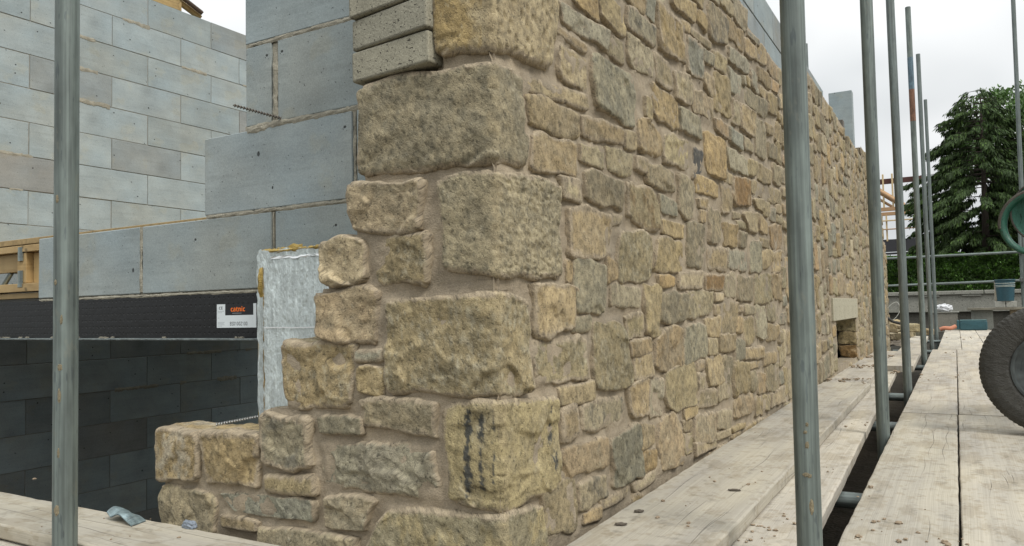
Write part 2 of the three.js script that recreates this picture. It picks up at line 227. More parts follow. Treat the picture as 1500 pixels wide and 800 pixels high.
const QUOINS = [
'k -0.858 1.218 -0.738 1.214 -0.733 1.018 -0.86 1.026 1.511 1.306 1.441 1.035',
'g -1.061 0.999 -0.737 0.982 -0.741 0.806 -1.056 0.804 1.317 0.994 1.32 0.81',
'h -0.858 0.785 -0.732 0.776 -0.735 0.593 -0.851 0.604 1.474 0.795 1.473 0.593',
'm -0.997 0.546 -0.741 0.545 -0.739 0.37 -0.989 0.365 1.325 0.54 1.306 0.354',
's -0.854 0.341 -0.722 0.347 -0.72 0.157 -0.844 0.164 1.444 0.339 1.45 0.16',
'q -0.988 0.131 -0.731 0.138 -0.729 0.019 -1.079 -0.009 1.352 0.127 1.377 0.046'];
const LEFT_STONES = [
'v -1.083 0.789 -0.898 0.784 -0.9 0.685 -1.071 0.682',
'p -1.179 0.668 -1.052 0.678 -1.048 0.59 -1.156 0.584',
'm -1.036 0.674 -0.89 0.676 -0.887 0.586 -1.019 0.579',
'v -1.188 0.57 -1.016 0.575 -1.016 0.465 -1.169 0.468',
'u -1.074 0.444 -1.007 0.447 -1.009 0.425 -1.078 0.424',
'm -1.29 0.453 -1.081 0.459 -1.081 0.327 -1.284 0.325',
'y -1.069 0.412 -1.001 0.407 -1.003 0.357 -1.068 0.357',
'g -1.059 0.342 -0.87 0.346 -0.876 0.283 -1.051 0.299',
'g -1.185 0.299 -1.065 0.308 -1.058 0.28 -1.173 0.27',
'u -1.174 0.251 -0.882 0.26 -0.874 0.162 -1.161 0.162',
'v -1.165 0.136 -1.026 0.144 -1.057 0.084 -1.16 0.077',
'd -1.351 0.301 -1.207 0.297 -1.194 0.193 -1.345 0.191',
'y -1.35 0.165 -1.188 0.177 -1.185 0.137 -1.341 0.133',
'w -1.723 0.246 -1.581 0.249 -1.569 0.133 -1.717 0.122',
'y -1.552 0.243 -1.355 0.258 -1.372 0.139 -1.542 0.132',
'g -1.72 0.106 -1.511 0.111 -1.506 0.004 -1.714 -0.015',
'u -1.497 0.113 -1.193 0.13 -1.197 0.081 -1.446 0.073',
'b -1.485 0.061 -1.368 0.061 -1.376 0.04 -1.481 0.035',
'g -1.357 0.055 -1.087 0.061 -1.088 0.003 -1.368 -0.016'];
const RIGHT_STONES = [
'u 1.502 1.204 1.772 1.222 1.747 1.169 1.524 1.17',
'b 1.488 1.143 1.644 1.147 1.631 1.125 1.494 1.128',
'b 1.493 1.105 1.645 1.11 1.637 1.03 1.503 1.03',
'b 1.34 0.993 1.64 1.023 1.634 0.992 1.341 0.967',
'o 1.534 1.233 1.713 1.291 1.709 1.226 1.614 1.225',
'o 1.705 1.297 1.891 1.33 1.88 1.248 1.726 1.239',
'd 1.906 1.335 2.127 1.349 2.139 1.287 1.911 1.269',
'b 1.772 1.215 1.883 1.22 1.874 1.166 1.773 1.166',
'p 1.905 1.256 2.102 1.26 2.102 1.192 1.914 1.18',
'o 2.157 1.421 2.403 1.455 2.417 1.305 2.152 1.291',
'u 2.436 1.419 2.633 1.436 2.618 1.301 2.46 1.298',
'g 1.663 1.138 1.951 1.141 1.95 1.002 1.686 1',
'b 2.127 1.275 2.281 1.268 2.268 1.192 2.125 1.189',
'b 2.288 1.27 2.488 1.273 2.478 1.183 2.306 1.179',
'o 2.088 1.168 2.325 1.162 2.324 1.083 2.104 1.088',
'o 2.298 1.513 2.565 1.56 2.543 1.495 2.308 1.472',
'b 2.388 1.452 2.501 1.468 2.49 1.436 2.408 1.429',
'b 2.492 1.46 2.742 1.478 2.721 1.452 2.506 1.441',
'o 2.597 1.554 2.717 1.564 2.693 1.506 2.583 1.499',
'd 2.734 1.638 2.996 1.658 2.97 1.541 2.746 1.51',
'b 2.997 1.667 3.267 1.673 3.256 1.599 2.996 1.576',
'b 2.893 1.715 3.092 1.74 3.075 1.689 2.908 1.683',
'v 3.109 1.783 3.335 1.805 3.306 1.694 3.108 1.695',
'd 3.321 1.71 3.562 1.738 3.543 1.703 3.33 1.689',
'b 3.279 1.673 3.471 1.682 3.434 1.613 3.281 1.606',
'b 3.503 1.711 3.723 1.743 3.724 1.657 3.462 1.624',
'r 3.733 1.713 3.977 1.726 3.978 1.642 3.735 1.634',
'g 2.641 1.434 2.774 1.439 2.759 1.397 2.644 1.383',
'y 2.785 1.46 2.952 1.476 2.944 1.42 2.778 1.402',
'u 2.991 1.541 3.351 1.575 3.317 1.518 2.994 1.488',
'v 2.639 1.343 2.773 1.357 2.754 1.277 2.635 1.303',
'y 2.793 1.376 2.981 1.392 2.982 1.241 2.776 1.234',
'u 2.989 1.445 3.201 1.467 3.175 1.369 2.998 1.358',
'u 3.374 1.563 3.507 1.568 3.492 1.477 3.36 1.472',
'b 3.528 1.611 3.794 1.619 3.754 1.566 3.531 1.545',
'r 3.811 1.623 3.995 1.639 3.95 1.583 3.802 1.574',
'g 3.196 1.431 3.678 1.479 3.661 1.381 3.199 1.375',
'b 3.527 1.523 3.687 1.533 3.662 1.475 3.521 1.483',
'o 3.717 1.534 3.945 1.554 3.909 1.453 3.715 1.431',
'b 3.037 1.337 3.173 1.351 3.159 1.255 3.003 1.245',
'b 3.185 1.354 3.408 1.365 3.365 1.257 3.17 1.254',
'p 3.419 1.349 3.644 1.364 3.628 1.189 3.419 1.185',
'b 3.661 1.378 3.832 1.386 3.824 1.344 3.652 1.327',
'b 3.871 1.424 4.026 1.435 4.006 1.333 3.854 1.329',
'v 2.493 1.256 2.753 1.272 2.724 1.183 2.5 1.171',
'g 2.338 1.156 2.578 1.162 2.578 1.096 2.351 1.084',
'r 2.755 1.209 2.938 1.216 2.931 1.164 2.777 1.168',
'u 2.968 1.216 3.188 1.221 3.169 1.166 2.961 1.162',
'o 2.607 1.135 2.897 1.139 2.85 0.997 2.624 0.989',
'p 2.915 1.121 3.259 1.135 3.25 1.076 2.956 1.049',
'y 3.26 1.144 3.44 1.149 3.403 1.083 3.25 1.076',
'b 3.453 1.148 3.744 1.158 3.701 1.09 3.443 1.086',
'b 3.2 1.223 3.385 1.222 3.38 1.185 3.217 1.174',
'g 3.706 1.292 3.864 1.297 3.851 1.224 3.692 1.215',
'y 3.886 1.325 4.024 1.333 3.986 1.229 3.867 1.224',
'b 3.782 1.197 3.981 1.204 3.965 1.119 3.766 1.109',
'n 3.016 1.025 3.282 1.046 3.267 0.945 3.002 0.927',
'b 2.883 1.033 3.005 1.027 2.968 0.987 2.878 0.993',
'b 3.296 1.056 3.579 1.071 3.525 1.005 3.324 0.993',
'b 3.594 1.073 3.958 1.083 3.912 1.02 3.582 1.005',
'x 2.472 1.055 2.599 1.061 2.573 0.981 2.469 0.957',
'o 2.507 0.958 2.77 0.96 2.764 0.92 2.517 0.906',
'o 2.522 0.884 2.638 0.895 2.617 0.864 2.535 0.857',
'b 2.809 0.976 2.977 0.977 2.953 0.874 2.813 0.865',
'g 2.309 0.938 2.473 0.93 2.453 0.813 2.31 0.807',
'g 2.136 0.848 2.286 0.841 2.289 0.801 2.144 0.799',
'g 2.018 0.922 2.276 0.942 2.263 0.87 2.035 0.871',
'y 2.178 1.05 2.426 1.05 2.425 0.969 2.182 0.956',
'b 1.98 1.049 2.154 1.045 2.146 0.959 1.967 0.956',
'b 1.341 0.958 1.584 0.962 1.581 0.912 1.353 0.899',
'b 1.591 0.963 1.861 0.988 1.848 0.946 1.603 0.921',
'b 1.346 0.886 1.573 0.9 1.569 0.827 1.36 0.808',
'b 1.595 0.897 1.73 0.914 1.727 0.863 1.592 0.859',
'b 1.739 0.919 1.92 0.929 1.905 0.872 1.753 0.867',
'b 1.94 0.932 2.029 0.932 2.016 0.899 1.942 0.899',
'g 1.602 0.841 1.846 0.852 1.836 0.78 1.614 0.782',
'b 1.477 0.801 1.582 0.81 1.583 0.762 1.489 0.764',
'z 1.869 0.848 2.101 0.848 2.115 0.747 1.886 0.749',
'b 1.515 0.752 1.771 0.749 1.751 0.645 1.513 0.646',
'b 1.762 0.752 1.834 0.752 1.815 0.736 1.765 0.73',
'm 1.814 0.722 2.045 0.721 2.029 0.6 1.814 0.596',
'b 1.729 0.641 1.798 0.63 1.791 0.591 1.73 0.591',
'g 1.536 0.626 1.711 0.63 1.7 0.518 1.551 0.518',
'b 1.505 0.624 1.532 0.625 1.53 0.583 1.502 0.582',
'p 1.75 0.578 1.948 0.578 1.933 0.519 1.751 0.521',
'y 1.974 0.584 2.112 0.581 2.084 0.456 1.979 0.46',
'o 2.084 0.721 2.321 0.716 2.327 0.635 2.065 0.628',
'y 2.148 0.777 2.347 0.77 2.338 0.741 2.138 0.738',
'g 2.384 0.786 2.592 0.786 2.584 0.649 2.362 0.641',
'o 2.092 0.615 2.251 0.616 2.235 0.579 2.1 0.58',
'p 2.286 0.63 2.542 0.639 2.529 0.588 2.294 0.575',
'g 2.116 0.561 2.355 0.568 2.338 0.478 2.114 0.475',
'b 2.369 0.568 2.667 0.566 2.641 0.49 2.36 0.486',
'b 1.335 0.565 1.54 0.574 1.527 0.474 1.35 0.473',
'g 1.529 0.501 1.627 0.499 1.622 0.474 1.527 0.476',
'm 1.338 0.453 1.606 0.459 1.6 0.366 1.352 0.376',
'm 1.638 0.493 1.824 0.489 1.869 0.336 1.643 0.323',
'y 1.839 0.502 1.962 0.501 1.957 0.444 1.858 0.444',
'b 1.867 0.435 2.021 0.439 2.017 0.402 1.879 0.399',
'r 2.043 0.446 2.302 0.457 2.297 0.345 2.056 0.341',
'b 1.893 0.398 2.028 0.398 2.034 0.337 1.889 0.34',
'g 2.331 0.469 2.554 0.459 2.557 0.345 2.312 0.352',
'b 1.46 0.349 1.629 0.348 1.627 0.314 1.465 0.317',
'd 1.556 0.3 1.819 0.296 1.819 0.234 1.56 0.248',
'b 1.849 0.328 1.984 0.326 1.977 0.235 1.871 0.241',
'u 2 0.328 2.106 0.316 2.091 0.221 1.997 0.229',
'y 2.12 0.338 2.439 0.335 2.433 0.217 2.138 0.219',
'b 2.455 0.342 2.532 0.342 2.529 0.31 2.459 0.311',
'b 2.458 0.307 2.543 0.3 2.529 0.247 2.452 0.25',
'b 2.558 0.351 2.764 0.336 2.753 0.249 2.562 0.248',
'g 2.783 0.337 2.889 0.331 2.877 0.24 2.781 0.249',
'b 2.71 0.412 2.941 0.408 2.944 0.356 2.712 0.356',
'b 2.581 0.412 2.691 0.403 2.694 0.355 2.583 0.357',
'b 2.459 0.243 2.661 0.234 2.646 0.184 2.453 0.193',
'p 2.681 0.249 2.886 0.237 2.849 0.18 2.682 0.187',
'y 2.916 0.303 3.143 0.29 3.148 0.172 2.889 0.181',
'b 3.161 0.253 3.294 0.246 3.28 0.159 3.16 0.168',
'r 3.306 0.242 3.437 0.234 3.422 0.144 3.291 0.149',
'b 3.467 0.247 3.751 0.248 3.729 0.135 3.463 0.14',
'b 3.167 0.291 3.405 0.287 3.387 0.259 3.174 0.263',
'b 3.424 0.315 3.714 0.305 3.689 0.256 3.415 0.263',
'b 3.096 0.358 3.415 0.345 3.394 0.296 3.089 0.313',
'g 2.958 0.386 3.087 0.378 3.077 0.308 2.948 0.312',
'v 2.887 0.169 3.194 0.157 3.195 0.09 2.877 0.099',
'y 3.228 0.142 3.379 0.128 3.381 0.059 3.228 0.067',
'b 3.407 0.134 3.53 0.121 3.491 0.063 3.397 0.074',
'v 3.56 0.127 3.861 0.136 3.844 0.052 3.55 0.068',
'b 1.452 0.31 1.542 0.311 1.542 0.248 1.458 0.246',
'v 1.466 0.225 1.701 0.218 1.704 0.15 1.463 0.159',
'g 1.726 0.218 1.909 0.215 1.913 0.083 1.734 0.089',
'd 1.539 0.135 1.695 0.129 1.699 0.08 1.547 0.077',
'b 1.659 0.076 1.821 0.071 1.81 0.049 1.665 0.056',
'b 1.367 0.154 1.509 0.144 1.527 0.049 1.383 0.058',
'b 1.56 0.068 1.65 0.066 1.649 0.041 1.559 0.044',
'b 1.918 0.207 2.022 0.203 2.023 0.147 1.923 0.149',
'o 1.923 0.146 2.038 0.134 2.034 0.09 1.929 0.091',
'v 2.056 0.206 2.249 0.193 2.301 0.049 2.065 0.054',
'p 1.849 0.068 2.033 0.071 2.031 0.049 1.866 0.051',
'b 2.273 0.173 2.369 0.169 2.366 0.135 2.283 0.139',
'y 2.289 0.13 2.379 0.125 2.373 0.07 2.316 0.067',
'v 2.391 0.17 2.634 0.152 2.624 0.07 2.39 0.093',
'p 2.652 0.157 2.853 0.14 2.835 0.08 2.644 0.093',
'p 2.643 0.084 2.824 0.072 2.821 0.047 2.648 0.06',
'y 2.844 0.074 3.074 0.06 3.038 0.046 2.862 0.056',
'b 2.382 0.086 2.64 0.065 2.638 0.047 2.392 0.046',
'y 2.297 0.213 2.432 0.208 2.421 0.175 2.301 0.18',
'b 2.534 0.843 2.607 0.846 2.603 0.813 2.538 0.809',
'g 2.626 0.862 2.804 0.864 2.799 0.753 2.63 0.756',
'o 2.829 0.836 3.033 0.841 3.01 0.756 2.818 0.754',
'b 2.619 0.731 2.874 0.74 2.863 0.649 2.627 0.656',
'u 2.884 0.738 3.201 0.748 3.188 0.666 2.883 0.655',
'g 3.062 0.814 3.187 0.815 3.155 0.757 3.064 0.754',
'h 3.232 0.796 3.451 0.808 3.456 0.67 3.224 0.667',
'b 3.486 0.768 3.676 0.779 3.66 0.686 3.472 0.682',
'b 3.707 0.778 3.902 0.786 3.848 0.68 3.69 0.684',
'r 3.635 0.884 3.959 0.909 3.937 0.795 3.663 0.788',
'b 3.12 0.907 3.417 0.926 3.403 0.841 3.214 0.837',
'y 3.023 0.851 3.194 0.861 3.214 0.84 3.053 0.832',
'b 2.986 0.89 3.107 0.894 3.104 0.875 2.993 0.864',
'b 3.43 0.927 3.622 0.899 3.612 0.841 3.446 0.856',
'b 3.466 0.812 3.624 0.823 3.617 0.782 3.461 0.785',
'b 3.309 0.979 3.639 0.996 3.626 0.921 3.433 0.945',
'u 3.697 0.983 3.808 0.988 3.794 0.911 3.669 0.91',
'b 3.829 1.014 3.964 1.022 3.955 0.977 3.82 0.966',
'b 3.834 0.954 3.97 0.964 3.962 0.922 3.826 0.914',
'n 2.557 0.627 2.803 0.635 2.787 0.582 2.576 0.582',
'p 2.823 0.641 2.983 0.64 2.971 0.551 2.811 0.55',
'g 3.005 0.646 3.295 0.647 3.267 0.546 2.99 0.54',
'm 3.308 0.65 3.655 0.657 3.633 0.534 3.302 0.535',
'b 3.687 0.668 3.896 0.668 3.873 0.547 3.665 0.547',
'p 2.676 0.564 2.793 0.562 2.791 0.542 2.681 0.54',
'b 2.671 0.525 2.751 0.525 2.737 0.484 2.675 0.487',
'b 2.772 0.54 3 0.535 2.963 0.422 2.756 0.415',
'b 2.54 0.478 2.746 0.484 2.728 0.409 2.582 0.421',
'b 3.009 0.519 3.097 0.518 3.082 0.497 3.006 0.498',
'g 3.11 0.529 3.299 0.512 3.283 0.489 3.115 0.488',
'p 3.313 0.52 3.498 0.51 3.489 0.375 3.317 0.387',
'b 3.53 0.531 3.787 0.528 3.739 0.441 3.515 0.446',
'y 3.091 0.478 3.256 0.478 3.251 0.365 3.086 0.37',
'b 2.993 0.479 3.078 0.47 3.06 0.416 2.963 0.422',
'b 3.513 0.434 3.768 0.424 3.723 0.355 3.487 0.363'];
const occ = { s0: 1.18, y0: -0.30, c: 0.008, nx: 1200, ny: 300 }; occ.g = new Uint8Array(occ.nx * occ.ny);
function markQuad(q, val, pad = 0) {
  let a0 = 9e9, a1 = -9e9, b0 = 9e9, b1 = -9e9; for (const [a, b] of q) { a0 = Math.min(a0, a); a1 = Math.max(a1, a); b0 = Math.min(b0, b); b1 = Math.max(b1, b); }
  for (let j = Math.floor((b0 - pad - occ.y0) / occ.c); j <= (b1 + pad - occ.y0) / occ.c; j++) for (let i = Math.floor((a0 - pad - occ.s0) / occ.c); i <= (a1 + pad - occ.s0) / occ.c; i++) {
    if (i < 0 || j < 0 || i >= occ.nx || j >= occ.ny) continue; const x = occ.s0 + (i + 0.5) * occ.c, y = occ.y0 + (j + 0.5) * occ.c; let ok = true;
    for (let k = 0; k < 4 && ok; k++) { const [ax, ay] = q[k], [bx, by] = q[(k + 1) % 4]; const L = Math.hypot(bx - ax, by - ay); if (((bx - ax) * (y - ay) - (by - ay) * (x - ax)) / L > pad) ok = false; }
    if (ok) occ.g[j * occ.nx + i] = val;
  }
}
const OPEN = [5.80, 7.02, 0.075, 0.402];   // small window opening in the long side
const wallTop = (s) => s < 3.35 ? 1.815 : s < 4.95 ? 1.745 : s < 6.75 ? 1.97 : s < 6.98 ? 1.80 : s < 8.1 ? 1.955 : s < 9.3 ? 2.06 : s < 9.9 ? 1.86 : s < 10.35 ? 1.6 : 1.28;
const wallEnd = 10.7;
// quoins: wrapped round the corner
function quoinGeo(n, k, seed) {
  const R = rng(seed * 31 + 5), T = TONES[k]; const gq = 0.0095, TL = [n[0] - gq, n[1] + gq], CT = n[3] + gq, CB = n[5] - gq, BL = [n[6] - gq, n[7] - gq], TRs = n[8] + gq, TRy = n[9] + gq, BRs = n[10] + gq, BRy = n[11] - gq;
  const xl = (TL[0] + BL[0]) / 2, la = -(xl - WX), lb = (TRs + BRs) / 2 + ZF; // lengths along both faces
  const rc = 0.0025, hgt = CT - CB, cell = 0.0030, total = la + lb; const us = axisPts(total, cell, 190), vs = axisPts(hgt, cell, 84); const nu = us.length - 1, nv = vs.length - 1;
  const r = lerp(0.010, 0.022, R()), H = 0.009 + 0.006 * R(), back = 0.018, ou = R() * 4, ov = R() * 4, sz = R() * 40, em = 0.014, amp = T[5] * 0.8, pw = 14;
  const surf = (u, v) => {
    const mx = Math.max(Math.abs(u), Math.abs(v)) || 1e-6, sq = Math.min(1, mx / Math.pow(Math.abs(u) ** pw + Math.abs(v) ** pw, 1 / pw)), U = u * sq, V = v * sq;
    const L = (U + 1) / 2 * total - la; // <0 short side, >0 long side
    const tv = (1 - V) / 2; let yt, yb, sh; if (L < 0) { const t = -L / la; yt = lerp(CT, TL[1], t); yb = lerp(CB, BL[1], t); sh = t * lerp(-(TL[0] - xl), -(BL[0] - xl), tv); } else { const t = L / lb; yt = lerp(CT, TRy, t); yb = lerp(CB, BRy, t); sh = t * lerp(TRs - (TRs + BRs) / 2, BRs - (TRs + BRs) / 2, tv); }
    let b = lerp(yt, yb, tv), Ls = L < 0 ? L - sh : L + sh; const g = mx ** 3; b += 0.007 * g * (N3(Ls * 7, b * 7, sz) + 0.2 * N3(Ls * 30, b * 30, sz)); Ls += 0.007 * g * (N3(Ls * 7 + 30, b * 7, sz) + 0.2 * N3(Ls * 30, b * 30 + 8, sz));
    const eu = (1 - Math.abs(u)) * total / 2, ev = (1 - Math.abs(v)) * hgt / 2, ex = 1 - clamp(eu / r), ey = 1 - clamp(ev / r), he = Math.sqrt(Math.max(0, 1 - ex * ex - ey * ey)), e = Math.min(eu, ev);
    const wx = 0.02 * fbm(Ls * 16, b * 16, sz + 5, 2); let nz = 0.014 * facet(Ls + sz + wx, b + wx * 0.6, sz, 9, seed) + 0.0040 * facet(Ls + wx, b + sz, sz, 30, seed + 9) + 0.006 * fbm(Ls * 7, b * 7, sz, 2) + 0.0012 * fbm(Ls * 55, b * 55, sz, 3, 0.6);
    if (k === 'h') nz = 0.45 * nz + (L > 0 ? 1 : 0.35) * (-0.0050 * sstep(0.05, 0.7, N3(Ls * 30, b * 72, sz)) + 0.0035 * fbm(Ls * 90, b * 90, sz, 2));
    if (k === 'k' && L > 0) nz = 0.45 * nz - 0.008 * sstep(0.2, 0.62, N3(Ls * 48, b * 30, sz));
    nz *= 1 - 0.55 * Math.exp(-Math.abs(Ls) / 0.016); nz -= 0.006 * Math.exp(-Math.abs(Ls) / 0.012) * sstep(-0.15, 0.45, N3(b * 11, sz, 3) + 0.3 * N3(b * 50, sz, 8)); // knocked arris
    let hh = -back + (H + back) * Math.pow(he, 0.5) + nz * amp * Math.min(1, he * 1.3);
    // round the arris
    const ang = clamp((Ls + rc) / (2 * rc)) * Math.PI / 2, nx = Math.sin(ang), nzv = Math.cos(ang);
    let cx, cz; if (Ls <= -rc) { cx = WX + Ls; cz = ZF; } else if (Ls >= rc) { cx = WX; cz = ZF - Ls; } else { cx = WX - rc + rc * Math.sin(ang); cz = ZF - rc + rc * Math.cos(ang); }
    return { p: [cx + nx * hh, b, cz + nzv * hh], cx, cz, nx, nzv, b, L: Ls, e, fu: L < 0 ? -1 + (L + la) / la : L / lb, V };
  };
  const pos = [], uv = [], col = [], idx = []; const push = (q) => { pos.push(...q.p); const dl = q.p[0] - q.p[2]; uv.push(dl / 0.3 + ou, (q.b + q.p[0] * 0.35) / 0.3 + ov); let cc = stoneColor([dl, q.b, sz * 0.01 + q.p[0]], T, seed, q.e, em, k, q.fu, q.V); const fl = sstep(0.25, 0.6, 0.75 - Math.abs(q.L - 0.004) / 0.022 + 0.9 * fbm(q.L * 30, q.b * 16, sz, 4, 0.6) - 0.12) * 0.42; cc = cc.map((v, i) => lerp(v, [.44, .36, .215][i], fl)); col.push(...cc); };
  for (let j = 0; j <= nv; j++) for (let i = 0; i <= nu; i++) push(surf(us[i], vs[nv - j]));
  const id = (i, j) => j * (nu + 1) + i; for (let j = 0; j < nv; j++) for (let i = 0; i < nu; i++) idx.push(id(i, j), id(i, j + 1), id(i + 1, j + 1), id(i, j), id(i + 1, j + 1), id(i + 1, j));
  const ring = []; for (let i = 0; i <= nu; i++) ring.push([us[i], vs[nv], id(i, 0)]); for (let j = 1; j <= nv; j++) ring.push([us[nu], vs[nv - j], id(nu, j)]); for (let i = nu - 1; i >= 0; i--) ring.push([us[i], vs[0], id(i, nv)]); for (let j = nv - 1; j >= 1; j--) ring.push([us[0], vs[nv - j], id(0, j)]);
  let prev = ring.map(q => q[2]); for (let s = 1; s <= 3; s++) { const cur = []; for (const [u, v] of ring) { const q = surf(u, v), d = -0.03 - 0.07 * s / 3, lim = Math.abs(q.L) < 0.1 ? 1 : 1; q.p = [q.cx + q.nx * d * lim, q.b, q.cz + q.nzv * d * lim]; q.e = 0.05; cur.push(pos.length / 3); push(q); } for (let i = 0; i < ring.length; i++) { const m = (i + 1) % ring.length; idx.push(prev[i], cur[m], cur[i], prev[i], prev[m], cur[m]); } prev = cur; }
  const g = new THREE.BufferGeometry(); g.setAttribute('position', new THREE.Float32BufferAttribute(pos, 3)); g.setAttribute('uv', new THREE.Float32BufferAttribute(uv, 2)); g.setAttribute('color', new THREE.Float32BufferAttribute(col, 3)); g.setIndex(idx); g.computeVertexNormals(); return g;
}
QUOINS.push('v -0.93 1.425 -0.735 1.425 -0.735 1.235 -0.93 1.235 1.36 1.425 1.36 1.25', 'k -1.04 1.62 -0.735 1.62 -0.735 1.44 -1.04 1.44 1.33 1.62 1.33 1.44', 'g -0.90 1.80 -0.735 1.80 -0.735 1.635 -0.90 1.635 1.47 1.80 1.47 1.635'); // carry the corner on above the view
const leftQuads = [];
QUOINS.forEach((s, i) => { const [k, n] = parse(s); mesh('corner_stone', rel(quoinGeo(n, k, i + 1)), stoneMat, stoneWall); markQuad([[1.19, n[9]], [n[8], n[9]], [n[10], n[11]], [1.19, n[11]]], 1); leftQuads.push([[n[0], n[1]], [WX, n[3]], [WX, n[5]], [n[6], n[7]]]); });
LEFT_STONES.forEach((s, i) => { const [k, n] = parse(s), q = quad4(n); leftQuads.push(q); const R = rng(i + 70); mesh('stone', rel(stoneGeo(q, mapL, k, i + 100, { depth: 0.105, skirt: 7, cell: 0.003, H: 0.006 + 0.010 * R(), rough: 0.9, grow: 0.007, jit: 0.35 })), stoneMat, stoneWall); });
// the long side: traced stones, then the joints between and the far end are filled course by course
const rightStones = RIGHT_STONES.map(s => { const [k, n] = parse(s); return [k, quad4(n)]; });
for (const [, q] of rightStones) markQuad(q, 1);
markQuad([[5.52, 0.575], [7.08, 0.575], [7.08, 0.40], [5.52, 0.40]], 1); markQuad([[OPEN[0] - 0.01, 0.41], [OPEN[1], 0.41], [OPEN[1], OPEN[2]], [OPEN[0] - 0.01, OPEN[2]]], 1);
{
  const R = rng(404), kinds = 'bbbbbbvvvgguyyyoopprdm', free = (i, j) => i >= 0 && j >= 0 && i < occ.nx && j < occ.ny && !occ.g[j * occ.nx + i];
  const okCell = (i, j) => { const s = occ.s0 + i * occ.c, y = occ.y0 + j * occ.c; return y < wallTop(s) - 0.005 && s < wallEnd && s > 1.30 && y > -0.12 && free(i, j); };
  const M = 2; // joint half width in cells
  const span = (i, j, w, h) => { for (let b = j; b < j + h; b++) for (let a = i; a < i + w; a++) if (!okCell(a, b)) return false; return true; };
  for (let j = 0; j < occ.ny; j++) for (let i = 0; i < occ.nx; i++) {
    if (!okCell(i, j)) continue; const s = occ.s0 + i * occ.c, far = s > 4.2;
    let h = Math.round((0.055 + 0.10 * R() + (R() < 0.15 ? 0.05 : 0)) / occ.c), w = Math.round((0.09 + 0.19 * R() + (R() < 0.2 ? 0.1 : 0)) / occ.c) + 2 * M; h += 2 * M;
    const mw = Math.round(0.05 / occ.c) + 2 * M, mh = Math.round(0.04 / occ.c) + 2 * M;
    if (!span(i, j, mw, mh)) continue; let cw = mw, ch = mh; let gw = true, gh = true; while (gw || gh) { if (gw && cw < w && span(i + cw, j, 1, ch)) cw++; else gw = false; if (gh && ch < h && span(i, j + ch, cw, 1)) ch++; else gh = false; }
    // swallow slivers left beside it
    const x0 = occ.s0 + (i + M) * occ.c, x1 = occ.s0 + (i + cw - M) * occ.c, y0 = occ.y0 + (j + M) * occ.c, y1 = occ.y0 + (j + ch - M) * occ.c, jt = () => (R() - 0.5) * 0.014;
    const q = [[x0 + jt(), y1 + jt()], [x1 + jt(), y1 + jt()], [x1 + jt(), y0 + jt()], [x0 + jt(), y0 + jt()]];
    rightStones.push([kinds[Math.floor(R() * kinds.length)], q, true]);
    for (let b = j; b < j + ch; b++) for (let a = i; a < i + cw; a++) occ.g[b * occ.nx + a] = 2;
    markQuad(q, 1);
  }
  for (let i = 0; i < occ.g.length; i++) if (occ.g[i] === 2) occ.g[i] = 0;
}
{ // the stones that show largest are parts of their own, the remaining small far ones are joined
  const area = ([, q, gen]) => { const s = (q[0][0] + q[1][0]) / 2, y = (q[0][1] + q[2][1]) / 2, out = gen && (y - 0.52) / s > 0.40; const A = Math.abs(q[1][0] - q[0][0]) * Math.abs(q[0][1] - q[2][1]); return out ? 0 : A / (s * s * s); };
  const order = rightStones.map((r, i) => [area(r), i]).sort((a, b) => b[0] - a[0]), budget = 300 - LEFT_STONES.length, rest = [];
  order.forEach(([ar, i], rank) => {
    const [k, q] = rightStones[i], g = rel(stoneGeo(q, mapR, k, i + 300, { fore: 1.25, rough: 0.55 }));
    if (rank < budget) mesh('stone', g, stoneMat, stoneWall); else rest.push(g);
  });
  if (rest.length) { const m = mesh('small_stones', mergeGeometries(rest), stoneMat, stoneWall); m.userData.kind = 'stuff'; }
}
